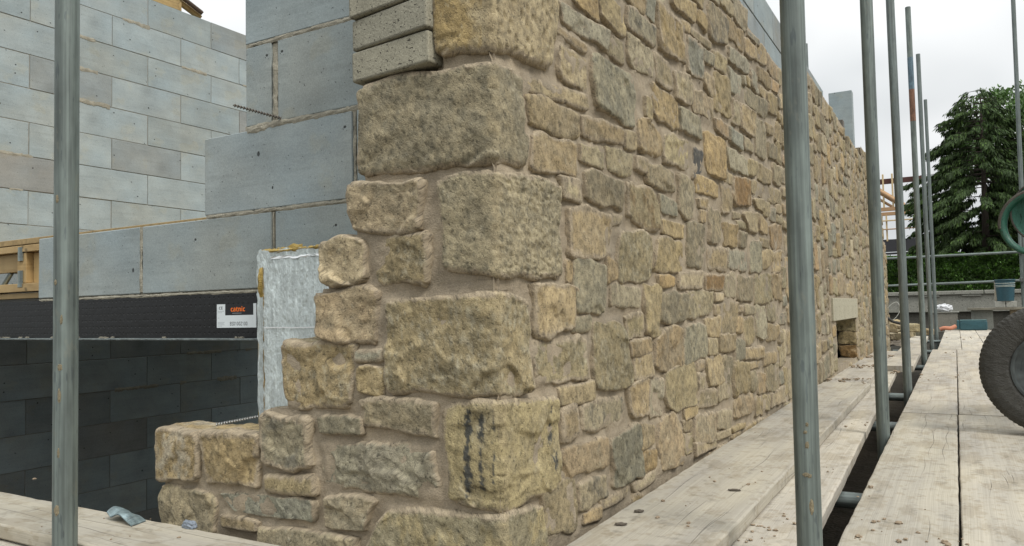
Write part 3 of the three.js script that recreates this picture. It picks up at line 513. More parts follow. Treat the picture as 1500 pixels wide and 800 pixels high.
// mortar: pressed between the stones, drawn up a little where it meets them
const mortarMat = std({ vertexColors: true, map: mortarMap, bumpMap: mortarBump, bumpScale: 0.003, roughness: 0.96 });
const mcol = (a, b, s) => { const n = fbm(a * 6, b * 6, s, 4), m = fbm(a * 40, b * 40, s, 2); return MORTAR.map((q, i) => q * (1 + 0.14 * n + 0.07 * m) * [1, 1 - 0.02 * n, 1 - 0.05 * n][i]); };
{
  const D = new Float32Array(occ.nx * occ.ny).fill(9); for (let i = 0; i < D.length; i++) if (occ.g[i]) D[i] = 0;
  const c = occ.c, dg = c * 1.41; for (let j = 1; j < occ.ny; j++) for (let i = 1; i < occ.nx - 1; i++) { const k = j * occ.nx + i; D[k] = Math.min(D[k], D[k - 1] + c, D[k - occ.nx] + c, D[k - occ.nx - 1] + dg, D[k - occ.nx + 1] + dg); }
  for (let j = occ.ny - 2; j >= 0; j--) for (let i = occ.nx - 2; i > 0; i--) { const k = j * occ.nx + i; D[k] = Math.min(D[k], D[k + 1] + c, D[k + occ.nx] + c, D[k + occ.nx + 1] + dg, D[k + occ.nx - 1] + dg); }
  const dist = (s, y) => { const i = clamp(Math.floor((s - occ.s0) / c), 0, occ.nx - 1), j = clamp(Math.floor((y - occ.y0) / c), 0, occ.ny - 1); return D[j * occ.nx + i]; };
  const patch = (s0, s1, y0, y1, cell) => { const nx = Math.max(2, Math.ceil((s1 - s0) / cell)), ny = Math.max(2, Math.ceil((y1 - y0) / cell)); return gridGeo(nx, ny, (i, j) => { const s = lerp(s0, s1, i / nx), y = lerp(y0, y1, j / ny), d = dist(s, y), lift = 0.0065 * Math.exp(-d / 0.009), edge = sstep(1.215, 1.26, s); const h = (cell > 0.014 ? -0.0046 : -0.0054) + lift + edge * (0.004 * fbm(s * 14, y * 14, 2, 3) + 0.0016 * fbm(s * 60, y * 60, 5, 2)); return { p: [WX + h, y, -s], uv: [s / 0.3, y / 0.3], c: mcol(s, y, 1) }; }); };
  const gs = [patch(1.2055, 2.6, -0.12, 1.815, 0.0085), patch(2.6, 3.35, -0.12, 1.815, 0.012), patch(3.35, 4.95, -0.12, 1.745, 0.016), patch(4.95, OPEN[0], -0.12, 1.97, 0.022), patch(OPEN[0], OPEN[1], -0.12, OPEN[2], 0.022), patch(OPEN[0], 6.75, OPEN[3], 1.97, 0.022), patch(6.75, OPEN[1], OPEN[3], 1.80, 0.022), patch(OPEN[1], 8.1, -0.12, 1.955, 0.022), patch(8.1, 9.3, -0.12, 2.06, 0.022), patch(9.3, 9.9, -0.12, 1.86, 0.022), patch(9.9, 10.35, -0.12, 1.6, 0.022), patch(10.35, 10.7, -0.12, 1.28, 0.022)];
  mesh('mortar', rel(mergeGeometries(gs)), mortarMat, stoneWall);
  // short side: stepped outline follows the racked-back stones
  const inQ = (q, x, y, pad) => { let m = 9; for (let k = 0; k < 4; k++) { const [ax, ay] = q[k], [bx, by] = q[(k + 1) % 4]; const L = Math.hypot(bx - ax, by - ay) || 1e-6; m = Math.min(m, -((bx - ax) * (y - ay) - (by - ay) * (x - ax)) / L); } return m; }; // >0 inside
  const near = (x, y) => { let m = -9; for (const q of leftQuads) m = Math.max(m, inQ(q, x, y)); return -m; };
  const rows = [[-0.12, 0.115, -1.70], [0.115, 0.225, -1.70], [0.225, 0.315, -1.335], [0.315, 0.44, -1.275], [0.44, 0.575, -1.17], [0.575, 0.665, -1.155], [0.665, 0.79, -1.07], [0.79, 0.985, -1.05], [0.985, 1.04, -0.85], [1.04, 1.43, -0.85], [1.43, 1.62, -1.03], [1.62, 1.8, -0.88]];
  const left = rows.map(([y0, y1, x0]) => { const cell = 0.0085, nx = Math.ceil((WX - x0) / cell), ny = Math.max(2, Math.ceil((y1 - y0) / cell)); return gridGeo(nx, ny, (i, j) => { const x = lerp(x0, WX + 0.0035, i / nx), y = lerp(y0, y1, j / ny), d = Math.max(0, near(x, y)), edge = sstep(0.012, 0.04, WX - x); const h = -0.0056 + 0.0075 * Math.exp(-d / 0.010) + edge * (0.004 * fbm(x * 14, y * 14, 12, 3) + 0.0016 * fbm(x * 60, y * 60, 15, 2)); return { p: [x, y, ZF + h], uv: [x / 0.3, y / 0.3], c: mcol(x, y, 8) }; }); });
  mesh('mortar', rel(mergeGeometries(left)), mortarMat, stoneWall);
  // body of the wall behind the faces
  const core = rows.map(([y0, y1, x0], i) => rbox(x0 + 0.012, WX - 0.015, i ? y0 + 0.0005 : -2.05, y1 - (i < rows.length - 1 ? 0 : 0), ZF - 0.10, ZF - 0.016, 0.001, 3));
  for (const [s0, s1, y0, y1] of [[1.23, 3.35, -0.4, 1.80], [3.35, 4.95, -0.4, 1.73], [4.95, OPEN[0] - 0.002, -0.4, 1.95], [OPEN[0], OPEN[1], -0.4, OPEN[2] - 0.01], [OPEN[0], 6.75, OPEN[3] + 0.01, 1.95], [6.75, OPEN[1], OPEN[3] + 0.01, 1.78], [OPEN[1] + 0.09, 8.1, -0.4, 1.935], [8.1, 9.3, -0.4, 2.04], [9.3, 9.9, -0.4, 1.84], [9.9, 10.35, -0.4, 1.58], [10.35, 10.69, -0.4, 1.26]]) core.push(rbox(WX - 0.14, WX - 0.018, y0 === -0.4 ? -2.05 : y0, y1, -s1, -s0, 0.001, 3));
  for (const g of core) { const n = g.attributes.position.count, cc = new Float32Array(n * 3); for (let i = 0; i < n; i++) cc.set(MORTAR, i * 3); g.setAttribute('color', new THREE.BufferAttribute(cc, 3)); }
  mesh('wall_core', rel(mergeGeometries(core)), mortarMat, stoneWall);
}
// small window: sawn stone head, three jamb stones
{
  const headMat = std({ color: C(.47, .44, .34), map: concMap, bumpMap: concBump, bumpScale: 0.001, roughness: 0.9 });
  mesh('window_head', rel(rbox(WX - 0.10, WX + 0.016, 0.404, 0.562, -7.06, -5.585, 0.004, 2)), headMat, stoneWall);
  const mapJ = (a, b, h) => [a, b, -OPEN[1] - 0.012 + h];
  [[0.075, 0.175, 'n'], [0.185, 0.288, 'y'], [0.298, 0.40, 'y']].forEach(([y0, y1, k], i) => mesh('jamb_stone', rel(stoneGeo([[WX - 0.14, y1], [WX - 0.002, y1], [WX - 0.002, y0], [WX - 0.14, y0]], mapJ, k, 900 + i, { cell: 0.008, H: 0.012 })), stoneMat, stoneWall));
}
// ---------------------------------------------------------------- aerated block walls (inner leaf, side leaf, far wall)
const blockMats = [[.300, .348, .362], [.285, .328, .338], [.322, .372, .388], [.262, .290, .296], [.312, .360, .376], [.268, .276, .270]].map(c => std({ color: C(...[c[0] * 1.11, c[1] * 1.10, c[2] * 1.06]), map: blockMap, bumpMap: blockBump, bumpScale: 0.003, roughness: 0.95 }));
const jointMat = std({ color: C(.385, .36, .285), map: mortarMap, bumpMap: mortarBump, bumpScale: 0.003, roughness: 0.96 });
const dullJoint = std({ color: C(.33, .32, .28), map: mortarMap, bumpMap: mortarBump, bumpScale: 0.003, roughness: 0.96 });
// squeezed mortar ribbon on a face; along: unit vector, up: unit vector across, out: outward
function ribbon(p0, p1, out, hw, seed, proud = 0.0028) {
  const A = new THREE.Vector3(...p0), B = new THREE.Vector3(...p1), L = A.distanceTo(B), t = B.clone().sub(A).normalize(), o = new THREE.Vector3(...out), c = new THREE.Vector3().crossVectors(o, t), n = Math.max(6, Math.ceil(L / 0.008));
  return gridGeo(n, 6, (i, j) => { const s = i / n * L, q = (j / 6) * 2 - 1, tp = sstep(0, 0.02, s) * sstep(0, 0.02, L - s); const wUp = hw * (0.75 + 0.55 * fbm(s * 9, seed, 1, 4, 0.6) + 0.25 * N3(s * 60, seed, 4)), wDn = hw * (0.75 + 0.75 * fbm(s * 8, seed, 7, 4, 0.6) + 0.25 * N3(s * 70, seed, 9)); const off = q * Math.max(0.002, q > 0 ? wUp : wDn); const h = (1 - q * q) * proud * (0.7 + 0.6 * N3(s * 25, q * 2, seed)) * tp - 0.0016; const P = A.clone().addScaledVector(t, s).addScaledVector(c, off).addScaledVector(o, h); return { p: P.toArray(), uv: [s / 0.3, off / 0.3 + seed] }; });
}
const blk = (parent, x0, x1, y0, y1, z0, z1, R, tone, off) => { const g = rbox(x0, x1, y0, y1, z0, z1, 0.0035, 1 / 0.7, R); g.translate(-off[0], -off[1], -off[2]); return mesh('block', g, blockMats[tone ?? Math.floor(R() * 5)], parent); };
const ZB = -1.45;
{
  const off = [-2.0, 0.456, ZB], w = thing('inner_block_wall', 'blue grey aerated block wall stepped back above the black steel lintel', 'block wall', off), R = rng(21);
  const J = (g) => mesh('mortar_joint', g.translate(-off[0], -off[1], -off[2]), jointMat, w);
  const ys = [0.590, 0.806, 1.039, 1.272, 1.503, 1.735], g = 0.005;
  const rows = [[[-2.722, -2.162], [-2.148, -1.588], [-1.574, -1.01]], [[-1.860, -1.298], [-1.284, -1.0]], [[-1.686, -1.586], [-1.562, -1.0]], [[-1.688, -1.112], [-1.10, -1.0]], [[-1.50, -1.0]]];
  const tones = [[0, 1, 1], [4, 0], [1, 1], [0, 0], [2]];
  rows.forEach((r, i) => { r.forEach(([a, b], k) => blk(w, a, b, ys[i] + g, ys[i + 1] - g, ZB - 0.10, ZB, R, tones[i][k], off)); const x0 = r[0][0], x1 = -1.0; mesh('mortar_bed', rbox(x0 + 0.004, x1, ys[i] - g + 0.0005, ys[i + 1] - g - 0.0005, ZB - 0.094, ZB - 0.006, 0.001, 3).translate(-off[0], -off[1], -off[2]), jointMat, w); });
  J(ribbon([-1.855, 0.806, ZB], [-1.02, 0.806, ZB], [0, 0, 1], 0.010, 3)); J(ribbon([-1.685, 1.039, ZB], [-1.02, 1.039, ZB], [0, 0, 1], 0.013, 9, 0.004)); J(ribbon([-1.686, 1.272, ZB], [-1.02, 1.272, ZB], [0, 0, 1], 0.010, 14)); J(ribbon([-2.72, 0.588, ZB], [-1.4, 0.588, ZB], [0, 0, 1], 0.006, 19));
  J(ribbon([-2.155, 0.60, ZB], [-2.155, 0.80, ZB], [0, 0, 1], 0.009, 23)); J(ribbon([-1.581, 0.60, ZB], [-1.581, 0.80, ZB], [0, 0, 1], 0.004, 27)); J(ribbon([-1.572, 1.045, ZB], [-1.572, 1.235, ZB], [0, 0, 1], 0.014, 33, 0.006)); J(ribbon([-1.291, 0.81, ZB], [-1.291, 1.035, ZB], [0, 0, 1], 0.006, 37)); J(ribbon([-1.69, 1.034, ZB], [-1.60, 1.034, ZB], [0, 0, 1], 0.013, 43, 0.006));
  // jamb below the lintel
  for (let i = 0; i < 10; i++) { const y1 = 0.452 - i * 0.2255, y0 = y1 - 0.2155; blk(w, -1.642, i % 2 ? -1.35 : -1.0, y0, y1, ZB - 0.10, ZB, R, i % 2 ? 3 : 1, off); if (i % 2) blk(w, -1.34, -1.0, y0, y1, ZB - 0.10, ZB, R, 1, off); }
}
{ // steel lintel with printed paper label
  const off = [-2.4, 0.456, ZB], l = thing('steel_lintel', 'long black perforated steel lintel carrying the lowest grey blocks', 'lintel', off), T = (g) => g.translate(-off[0], -off[1], -off[2]);
  const dots = tex(256, 256, (u, v) => { const a = (u * 4) % 1 - 0.5, b = (v * 4) % 1 - 0.5, d = 1 - sstep(0.10, 0.16, Math.hypot(a, b)); const n = pf(u, v, 8, 8, 3, 5); return 0.75 - d * 0.6 + 0.1 * (n - 0.5); }, false);
  const dustMap = tex(512, 512, (u, v) => { const a = (u * 16) % 1 - 0.5, b = (v * 16) % 1 - 0.5, d = 1 - sstep(0.10, 0.17, Math.hypot(a, b)); const n = pf(u, v, 5, 5, 9, 6, 0.6), s = sstep(0.70, 0.76, pf(u, v, 30, 30, 19, 4)); const k = (0.62 + 0.5 * (n - 0.5)) * (1 - 0.85 * d); return [lerp(k * 0.95, 0.95, s * 0.3), lerp(k, 0.95, s * 0.3), lerp(k * 1.03, 0.9, s * 0.3)]; });
  const black = std({ color: C(.008, .0092, .0108), map: dustMap, bumpMap: dots, bumpScale: 0.004, roughness: 0.36, metalness: 0.1 });
  dots.repeat.set(4, 4);
  mesh('web', T(rbox(-4.3, -1.52, 0.4605, 0.588, ZB - 0.004, ZB - 0.001, 0.0005, 1 / 0.32)), black, l);
  mesh('top_flange', T(rbox(-4.3, -1.52, 0.5805, 0.5835, ZB - 0.09, ZB - 0.0045, 0.001, 1 / 0.32)), black, l);
  mesh('bottom_flange', T(rbox(-4.3, -1.52, 0.4545, 0.4600, ZB - 0.10, ZB + 0.028, 0.0015, 1 / 0.32)), std({ color: C(.30, .31, .31), map: steelMap, roughness: 0.55, metalness: 0.35 }), l);
  { const R = rng(66); for (let i = 0; i < 16; i++) { const x = -3.2 + 1.55 * R(), g = new THREE.IcosahedronGeometry(1, 2), P = g.attributes.position, sx = 0.004 + 0.014 * R() * R(); for (let q = 0; q < P.count; q++) { const k = 1 + 0.4 * N3(P.getX(q) * 1.5 + i, P.getY(q) * 1.5, P.getZ(q) * 1.5); P.setXYZ(q, P.getX(q) * k * sx, P.getY(q) * k * 0.0035, P.getZ(q) * k * 0.006); } g.computeVertexNormals(); mesh('mortar_dropping', T(g.translate(x, 0.4615, ZB + 0.006 + 0.016 * R())), jointMat, l); } }
  const cv = document.createElement('canvas'); cv.width = 512; cv.height = 256; const x = cv.getContext('2d');
  x.fillStyle = '#14161a'; x.fillRect(0, 0, 512, 256); x.fillStyle = '#d7dee0'; x.fillRect(0, 0, 112, 256); x.fillRect(0, 122, 512, 134); x.fillRect(475, 0, 37, 256);
  x.fillStyle = '#3a3f44'; x.font = 'bold 44px sans-serif'; x.fillText('CE', 26, 58); x.strokeStyle = '#6c7378'; x.lineWidth = 3; for (const [y, w] of [[76, 84], [92, 60], [150, 22], [196, 92], [210, 80], [224, 90], [238, 60]]) { x.beginPath(); x.moveTo(12, y); x.lineTo(12 + w, y); x.stroke(); }
  x.fillStyle = '#ff7a12'; x.font = 'bold 74px sans-serif'; x.fillText('catnic', 182, 82, 190); x.fillStyle = '#9aa0a3'; x.fillRect(205, 98, 120, 5);
  x.fillStyle = '#2a2d30'; x.font = 'bold 52px monospace'; x.fillText('BSD100Z100', 172, 232, 230);
  const lt = new THREE.CanvasTexture(cv); lt.colorSpace = THREE.SRGBColorSpace;
  mesh('label_sticker', T(new THREE.BoxGeometry(0.160, 0.066, 0.0012).applyMatrix4(new THREE.Matrix4().makeRotationZ(-0.0)).translate(-1.727, 0.522, ZB + 0.0002)), std({ map: lt, roughness: 0.6 }), l);
}
{ // far wall of the room behind, seen over and under the lintel
  const X = -5.2, off = [X, -2.0, -4], w = thing('far_block_wall', 'tall pale blue grey block wall across the open room, sky above it', 'block wall', off), R = rng(77);
  const p = 0.2255, L = 0.5665, top = 2.945, n = Math.floor((top + 2.0) / p), rest = [];
  for (let k = 0; k < n; k++) {
    const y1 = top - k * p - 0.0025, y0 = top - (k + 1) * p + 0.0025, odd = k % 2 === 0; // joints alternate
    let z = -3.268 + (odd ? L / 2 : 0); while (z < -1.0) z += L;
    for (; z > -11; z -= L) { const za = z - L + 0.0025, zb = z - 0.0025; const lx = X - 0.10, g = rbox(lx, X + (R() - 0.5) * 0.004, y0, y1, za, zb, 0.0025, 1 / 0.7, R).translate(-off[0], -off[1], -off[2]); let tone = Math.floor(R() * 5); if (R() < 0.13) tone = 5; else if (R() < 0.10) tone = 3; else if (R() < 0.5) tone = 2; if (za > -6.2 && zb < -1.2) mesh('block', g, blockMats[tone], w); else rest.push(g); }
  }
  const m = mesh('hidden_blocks', mergeGeometries(rest), blockMats[0], w); m.userData.kind = 'stuff';
  mesh('mortar_bed', rbox(X - 0.095, X - 0.004, -2.0, top - 0.01, -10.9, -1.2, 0.001, 3).translate(-off[0], -off[1], -off[2]), dullJoint, w);
  for (let i = 0; i < 34; i++) { const k = Math.floor(R() * 13), y = top - (k + 1) * p, z = -2.3 - 2.3 * R(), l = 0.05 + 0.28 * R(); mesh('mortar_smear', ribbon([X + 0.003, y + 0.001, z], [X + 0.003, y + 0.001, z - l], [1, 0, 0], 0.008 + 0.014 * R(), i * 3 + 1, 0.0025).translate(-off[0], -off[1], -off[2]), jointMat, w); }
}
{ // side leaf behind the long stone wall
  const X = -0.98, off = [X, 0, -1.6], w = thing('side_block_wall', 'grey block inner wall rising behind the long rubble stone wall', 'block wall', off), R = rng(99), p = 0.2255, L = 0.5665, top = 2.50, rest = [];
  for (let k = 0; k < 20; k++) { const y1 = top - k * p - 0.005, y0 = y1 - p + 0.01; for (let z = -1.56 - (k % 2 ? 0 : L / 2); z > -10.6; z -= L) { const za = z - L + 0.005; if (k < 1 && za < -7.9) continue; const g = rbox(X - 0.1, X, y0, y1, za, z - 0.005, 0.004, 1 / 0.7, R).translate(-off[0], -off[1], -off[2]); if (k < 4 && z < -3.4 && z > -8.2) mesh('block', g, blockMats[Math.floor(R() * 5)], w); else rest.push(g); } }
  const m = mesh('lower_blocks', mergeGeometries(rest), blockMats[0], w); m.userData.kind = 'stuff';
  mesh('mortar_bed', rbox(X - 0.094, X - 0.004, -2.0, 2.27, -10.6, -1.56, 0.001, 3).translate(-off[0], -off[1], -off[2]), dullJoint, w);
  mesh('block', rbox(-0.978, -0.772, 1.96, 2.555, -7.96, -7.85, 0.004, 1 / 0.7, R).translate(-off[0], -off[1], -off[2]), blockMats[4], w);
}
{ // closing wall at the far end of the room and the ground-floor slab; they only keep the room dark
  structure('end_wall', rbox(-5.1, -1.09, -2.0, 2.4, -10.95, -10.85, 0.004, 1 / 0.7), blockMats[1]);
  structure('room_floor', rbox(-5.3, -0.9, -2.12, -2.0, -10.9, -1.3, 0.004, 0.5), std({ color: C(.30, .29, .27), map: concMap, roughness: 0.95 }));
  structure('floor_deck', rbox(-5.09, -1.09, 0.815, 0.837, -5.2, -1.60, 0.002, 0.5), std({ color: C(.42, .30, .15), map: concMap, roughness: 0.9 }));
}
{ // timber floor edge at the left: chords, panel, posts with nail plates, metal webs
  const off = [-4.0, 0.62, -1.62], j = thing('timber_joist', 'pale yellow timber floor joist with metal webs beside the grey blocks', 'joist', off), T = (g) => g.translate(-off[0], -off[1], -off[2]);
  const pine = std({ color: C(.56, .415, .215), map: woods[0].map, roughness: 0.7 }), pine2 = std({ color: C(.62, .46, .245), map: woods[1].map, roughness: 0.7 }), galv = std({ color: C(.45, .46, .44), map: steelMap, metalness: 0.5, roughness: 0.5 });
  mesh('top_chord', T(rbox(-5.05, -2.95, 0.786, 0.812, -1.66, -1.60, 0.002, 0.4)), pine2, j);
  mesh('panel', T(rbox(-5.05, -3.165, 0.712, 0.784, -1.64, -1.62, 0.002, 0.4)), pine, j);
  mesh('bottom_chord', T(rbox(-5.05, -2.95, 0.632, 0.664, -1.66, -1.60, 0.002, 0.4)), pine2, j);
  mesh('lower_chord', T(rbox(-5.05, -2.95, 0.606, 0.628, -1.655, -1.61, 0.002, 0.4)), pine, j);
  mesh('post', T(rbox(-3.163, -3.10, 0.666, 0.784, -1.655, -1.605, 0.002, 0.4)), pine2, j);
  mesh('post', T(rbox(-3.095, -2.98, 0.666, 0.784, -1.675, -1.63, 0.002, 0.4)), pine, j);
  mesh('nail_plate', T(rbox(-3.148, -3.118, 0.752, 0.806, -1.604, -1.5985, 0.0005, 2)), galv, j); mesh('nail_plate', T(rbox(-3.148, -3.118, 0.650, 0.715, -1.604, -1.5985, 0.0005, 2)), galv, j);
  for (const x of [-3.28, -3.42, -3.56, -3.70, -3.84]) mesh('web_strut', T(bar([x - 0.03, 0.664, -1.63], [x + 0.025, 0.711, -1.63], 0.011, 0.011, 4)), galv, j);
}
{ // cavity insulation: two foil faced boards, yellow foam showing at the torn edges
  const foil = std({ color: C(.90, .93, .92), map: foilMap, bumpMap: foilBump, bumpScale: 0.005, roughnessMap: foilRough, roughness: 0.9, metalness: 0.25 }), foam = std({ color: C(.55, .39, .12), map: mortarMap, bumpMap: mortarBump, bumpScale: 0.004, roughness: 1 }), seamMat = std({ color: C(.33, .25, .13), map: mortarMap, bumpMap: mortarBump, bumpScale: 0.004, roughness: 1 }), tapeMat = std({ color: C(.86, .88, .88), roughness: 0.3, metalness: 0.5 });
  const b = thing('insulation_board', 'silver foil faced insulation board with torn yellow foam edge behind the stones', 'insulation', [-1.3, -1.9, -1.38]), T = (g) => g.translate(1.3, 1.9, 1.38);
  const x0 = -1.497, x1 = -0.95, top = 0.683;
  mesh('foam_core', T(rbox(x0 + 0.003, x1, -1.9, top - 0.006, -1.374, -1.343, 0.004, 3)), foam, b);
  const face = (xa, xb, y0, y1, z, seed) => { const nx = 60, ny = 160; return gridGeo(nx, ny, (i, jj) => { const u = i / nx, v = jj / ny, y = lerp(y0, y1, v); let x = lerp(xa, xb, u); const ed = 0.010 * Math.max(0, fbm(y * 9, seed, 2, 3)) + 0.004 * N3(y * 45, seed, 1), et = 0.014 * Math.max(0, fbm(x * 12, seed, 8, 3)) + 0.004 * N3(x * 50, seed, 6); return { p: [x + (1 - u) ** 12 * ed, y - v ** 40 * et, z + 0.0018 * fbm(x * 16, y * 9, seed, 4) + 0.003 * v ** 30], uv: [x / 0.4, y / 0.4] }; }); };
  mesh('foil_face', T(face(x0, x1, -1.9, top, -1.3395, 4)), foil, b);
  mesh('foam_crumbs', T(ribbon([x0 + 0.002, 0.20, -1.341], [x0 + 0.002, top - 0.02, -1.341], [0, 0, 1], 0.0038, 51, 0.006)), seamMat, b);
  mesh('torn_foam', T(ribbon([x0 + 0.01, top - 0.004, -1.341], [-1.27, top - 0.001, -1.341], [0, 0, 1], 0.0085, 57, 0.010)), foam, b);
  mesh('tape', T(gridGeo(40, 3, (i, jj) => { const x = lerp(x0 + 0.03, x1, i / 40); return { p: [x, 0.660 + 0.006 * jj / 3 + 0.003 * N3(x * 30, 2, 1), -1.336 + 0.003 * N3(x * 40, jj, 3)], uv: [x, jj] }; })), tapeMat, b);
  mesh('tape', T(gridGeo(40, 2, (i, jj) => { const x = lerp(x0 + 0.005, x1, i / 40); return { p: [x, 0.489 + 0.003 * jj / 2 + 0.001 * N3(x * 30, 2, 5), -1.3365], uv: [x, jj] }; })), tapeMat, b);
  const c = thing('insulation_board', 'second foil board edge sticking out behind the front insulation board', 'insulation', [-1.3, -1.9, -1.42]), T2 = (g) => g.translate(1.3, 1.9, 1.42);
  mesh('foam_core', T2(rbox(-1.566, -0.95, -1.9, 0.688, -1.412, -1.381, 0.004, 3)), foam, c);
  mesh('foil_face', T2(face(-1.563, -0.95, -1.9, 0.690, -1.3785, 14)), foil, c);
  mesh('torn_foam', T2(ribbon([-1.548, 0.565, -1.377], [-1.545, 0.650, -1.377], [0, 0, 1], 0.014, 63, 0.010)), foam, c); mesh('torn_foam', T2(ribbon([-1.556, 0.684, -1.379], [-1.40, 0.690, -1.377], [0, 0, 1], 0.010, 67, 0.010)), foam, c);
}
{ // three loose concrete bricks on the big corner stone
  const R = rng(31), bm = [std({ color: C(.395, .375, .30), map: concMap, bumpMap: concBump, bumpScale: 0.0025, roughness: 0.95 }), std({ color: C(.365, .35, .285), map: concMap, bumpMap: concBump, bumpScale: 0.0025, roughness: 0.95 })];
  const labels = ['grey concrete brick resting directly on the large corner stone', 'grey concrete brick in the middle of the small stack', 'grey concrete brick third up in the small stack', 'grey concrete brick topmost of the small stack'];
  for (let i = 0; i < 4; i++) { const y0 = 1.006 + i * 0.0675, g = rbox(-0.108, 0.108, 0, 0.0655, -0.052, 0.052, 0.006, 4, R); const P = g.attributes.position; for (let q = 0; q < P.count; q++) P.setY(q, P.getY(q) + 0.0008 * N3(P.getX(q) * 40, i, P.getZ(q) * 40)); g.rotateY([-0.10, -0.13, -0.09, -0.12][i]); g.rotateZ([0.010, 0.008, 0.010, 0.008][i]); const m = single('concrete_brick', g, bm[i % 2], labels[i], 'brick', 'bricks stacked on the corner stone'); m.position.set(-0.968 + 0.003 * (i % 2), y0, ZF - 0.038 + 0.004 * i); }
}
function twisted(a, b, r, turns) { const A = new THREE.Vector3(...a), B = new THREE.Vector3(...b), d = B.clone().sub(A), L = d.length(); d.normalize(); const u = new THREE.Vector3(0, 1, 0).cross(d).normalize(), v = d.clone().cross(u), n = turns * 10; return gridGeo(n, 8, (i, j) => { const t = i / n, an = t * turns * Math.PI * 2, q = j / 8 * Math.PI * 2, ca = Math.cos(q) * r, sa = Math.sin(q) * r * 0.28; const x = ca * Math.cos(an) - sa * Math.sin(an), y = ca * Math.sin(an) + sa * Math.cos(an); return { p: A.clone().addScaledVector(d, t * L).addScaledVector(u, x).addScaledVector(v, y).toArray(), uv: [t, j / 8] }; }); }
const tieMat = std({ color: C(.42, .42, .40), metalness: 0.75, roughness: 0.4 }), rustTie = std({ color: C(.14, .125, .105), metalness: 0.4, roughness: 0.7 });
single('wall_tie', twisted([-1.545, 1.048, ZB - 0.01], [-1.60, 1.068, ZB + 0.115], 0.0048, 9), rustTie, 'dark twisted wall tie poking out of the upper block joint', 'wall tie', undefined, [-1.545, 1.048, ZB - 0.01]);
single('wall_tie', twisted([-1.578, 0.257, -1.262], [-1.508, 0.271, -1.343], 0.0045, 9), tieMat, 'silver twisted wall tie lying from the lowest stones to the foil board', 'wall tie', undefined, [-1.578, 0.257, -1.262]);
{ const g = twisted([-0.80, 1.99, -6.95], [-0.80, 2.02, -6.80], 0.01, 3); const k = thing('roof_strap', 'small dark metal bracket above the step in the stone wall', 'bracket', [-0.80, 1.90, -6.9]); mesh('plate', rbox(-0.03, 0.05, 0.06, 0.16, -0.05, 0.05, 0.004, 3), rustTie, k); mesh('leg', rbox(-0.02, 0.0, -0.06, 0.059, -0.03, 0.02, 0.003, 3), rustTie, k); }
// ---------------------------------------------------------------- ground and scaffold
const GY = -0.62; // site level under the scaffold; the land beyond the parapet lies lower
{ const sh = new THREE.Shape([[-26, 14], [14, 14], [14, -17.75], [-26, -17.75]].map(q => new THREE.Vector2(q[0], -q[1]))); sh.holes.push(new THREE.Path([[-5.35, -1.33], [-0.86, -1.33], [-0.86, -10.98], [-5.35, -10.98]].map(q => new THREE.Vector2(q[0], -q[1])))); const g = new THREE.ExtrudeGeometry(sh, { depth: 1.4, bevelEnabled: false }).rotateX(-Math.PI / 2).translate(0, GY - 1.4, 0); structure('site_ground', boxUV(g, 0.5), std({ color: C(.085, .070, .048), map: mortarMap, bumpMap: mortarBump, bumpScale: 0.02, roughness: 1 })); }
structure('ground', new THREE.CircleGeometry(300, 48).rotateX(-Math.PI / 2).translate(0, -2.13, 0), std({ color: C(.065, .055, .038), roughness: 1 }));
const boardMats = []; { const R = rng(8); for (let i = 0; i < 8; i++) { const k = 0.86 + 0.2 * R(), w = woods[i % 2]; boardMats.push(std({ color: C(.535 * k, .515 * k * (0.99 + 0.02 * R()), .478 * k), map: w.map, bumpMap: w.bump, bumpScale: 0.0022, roughness: 0.92 })); } }
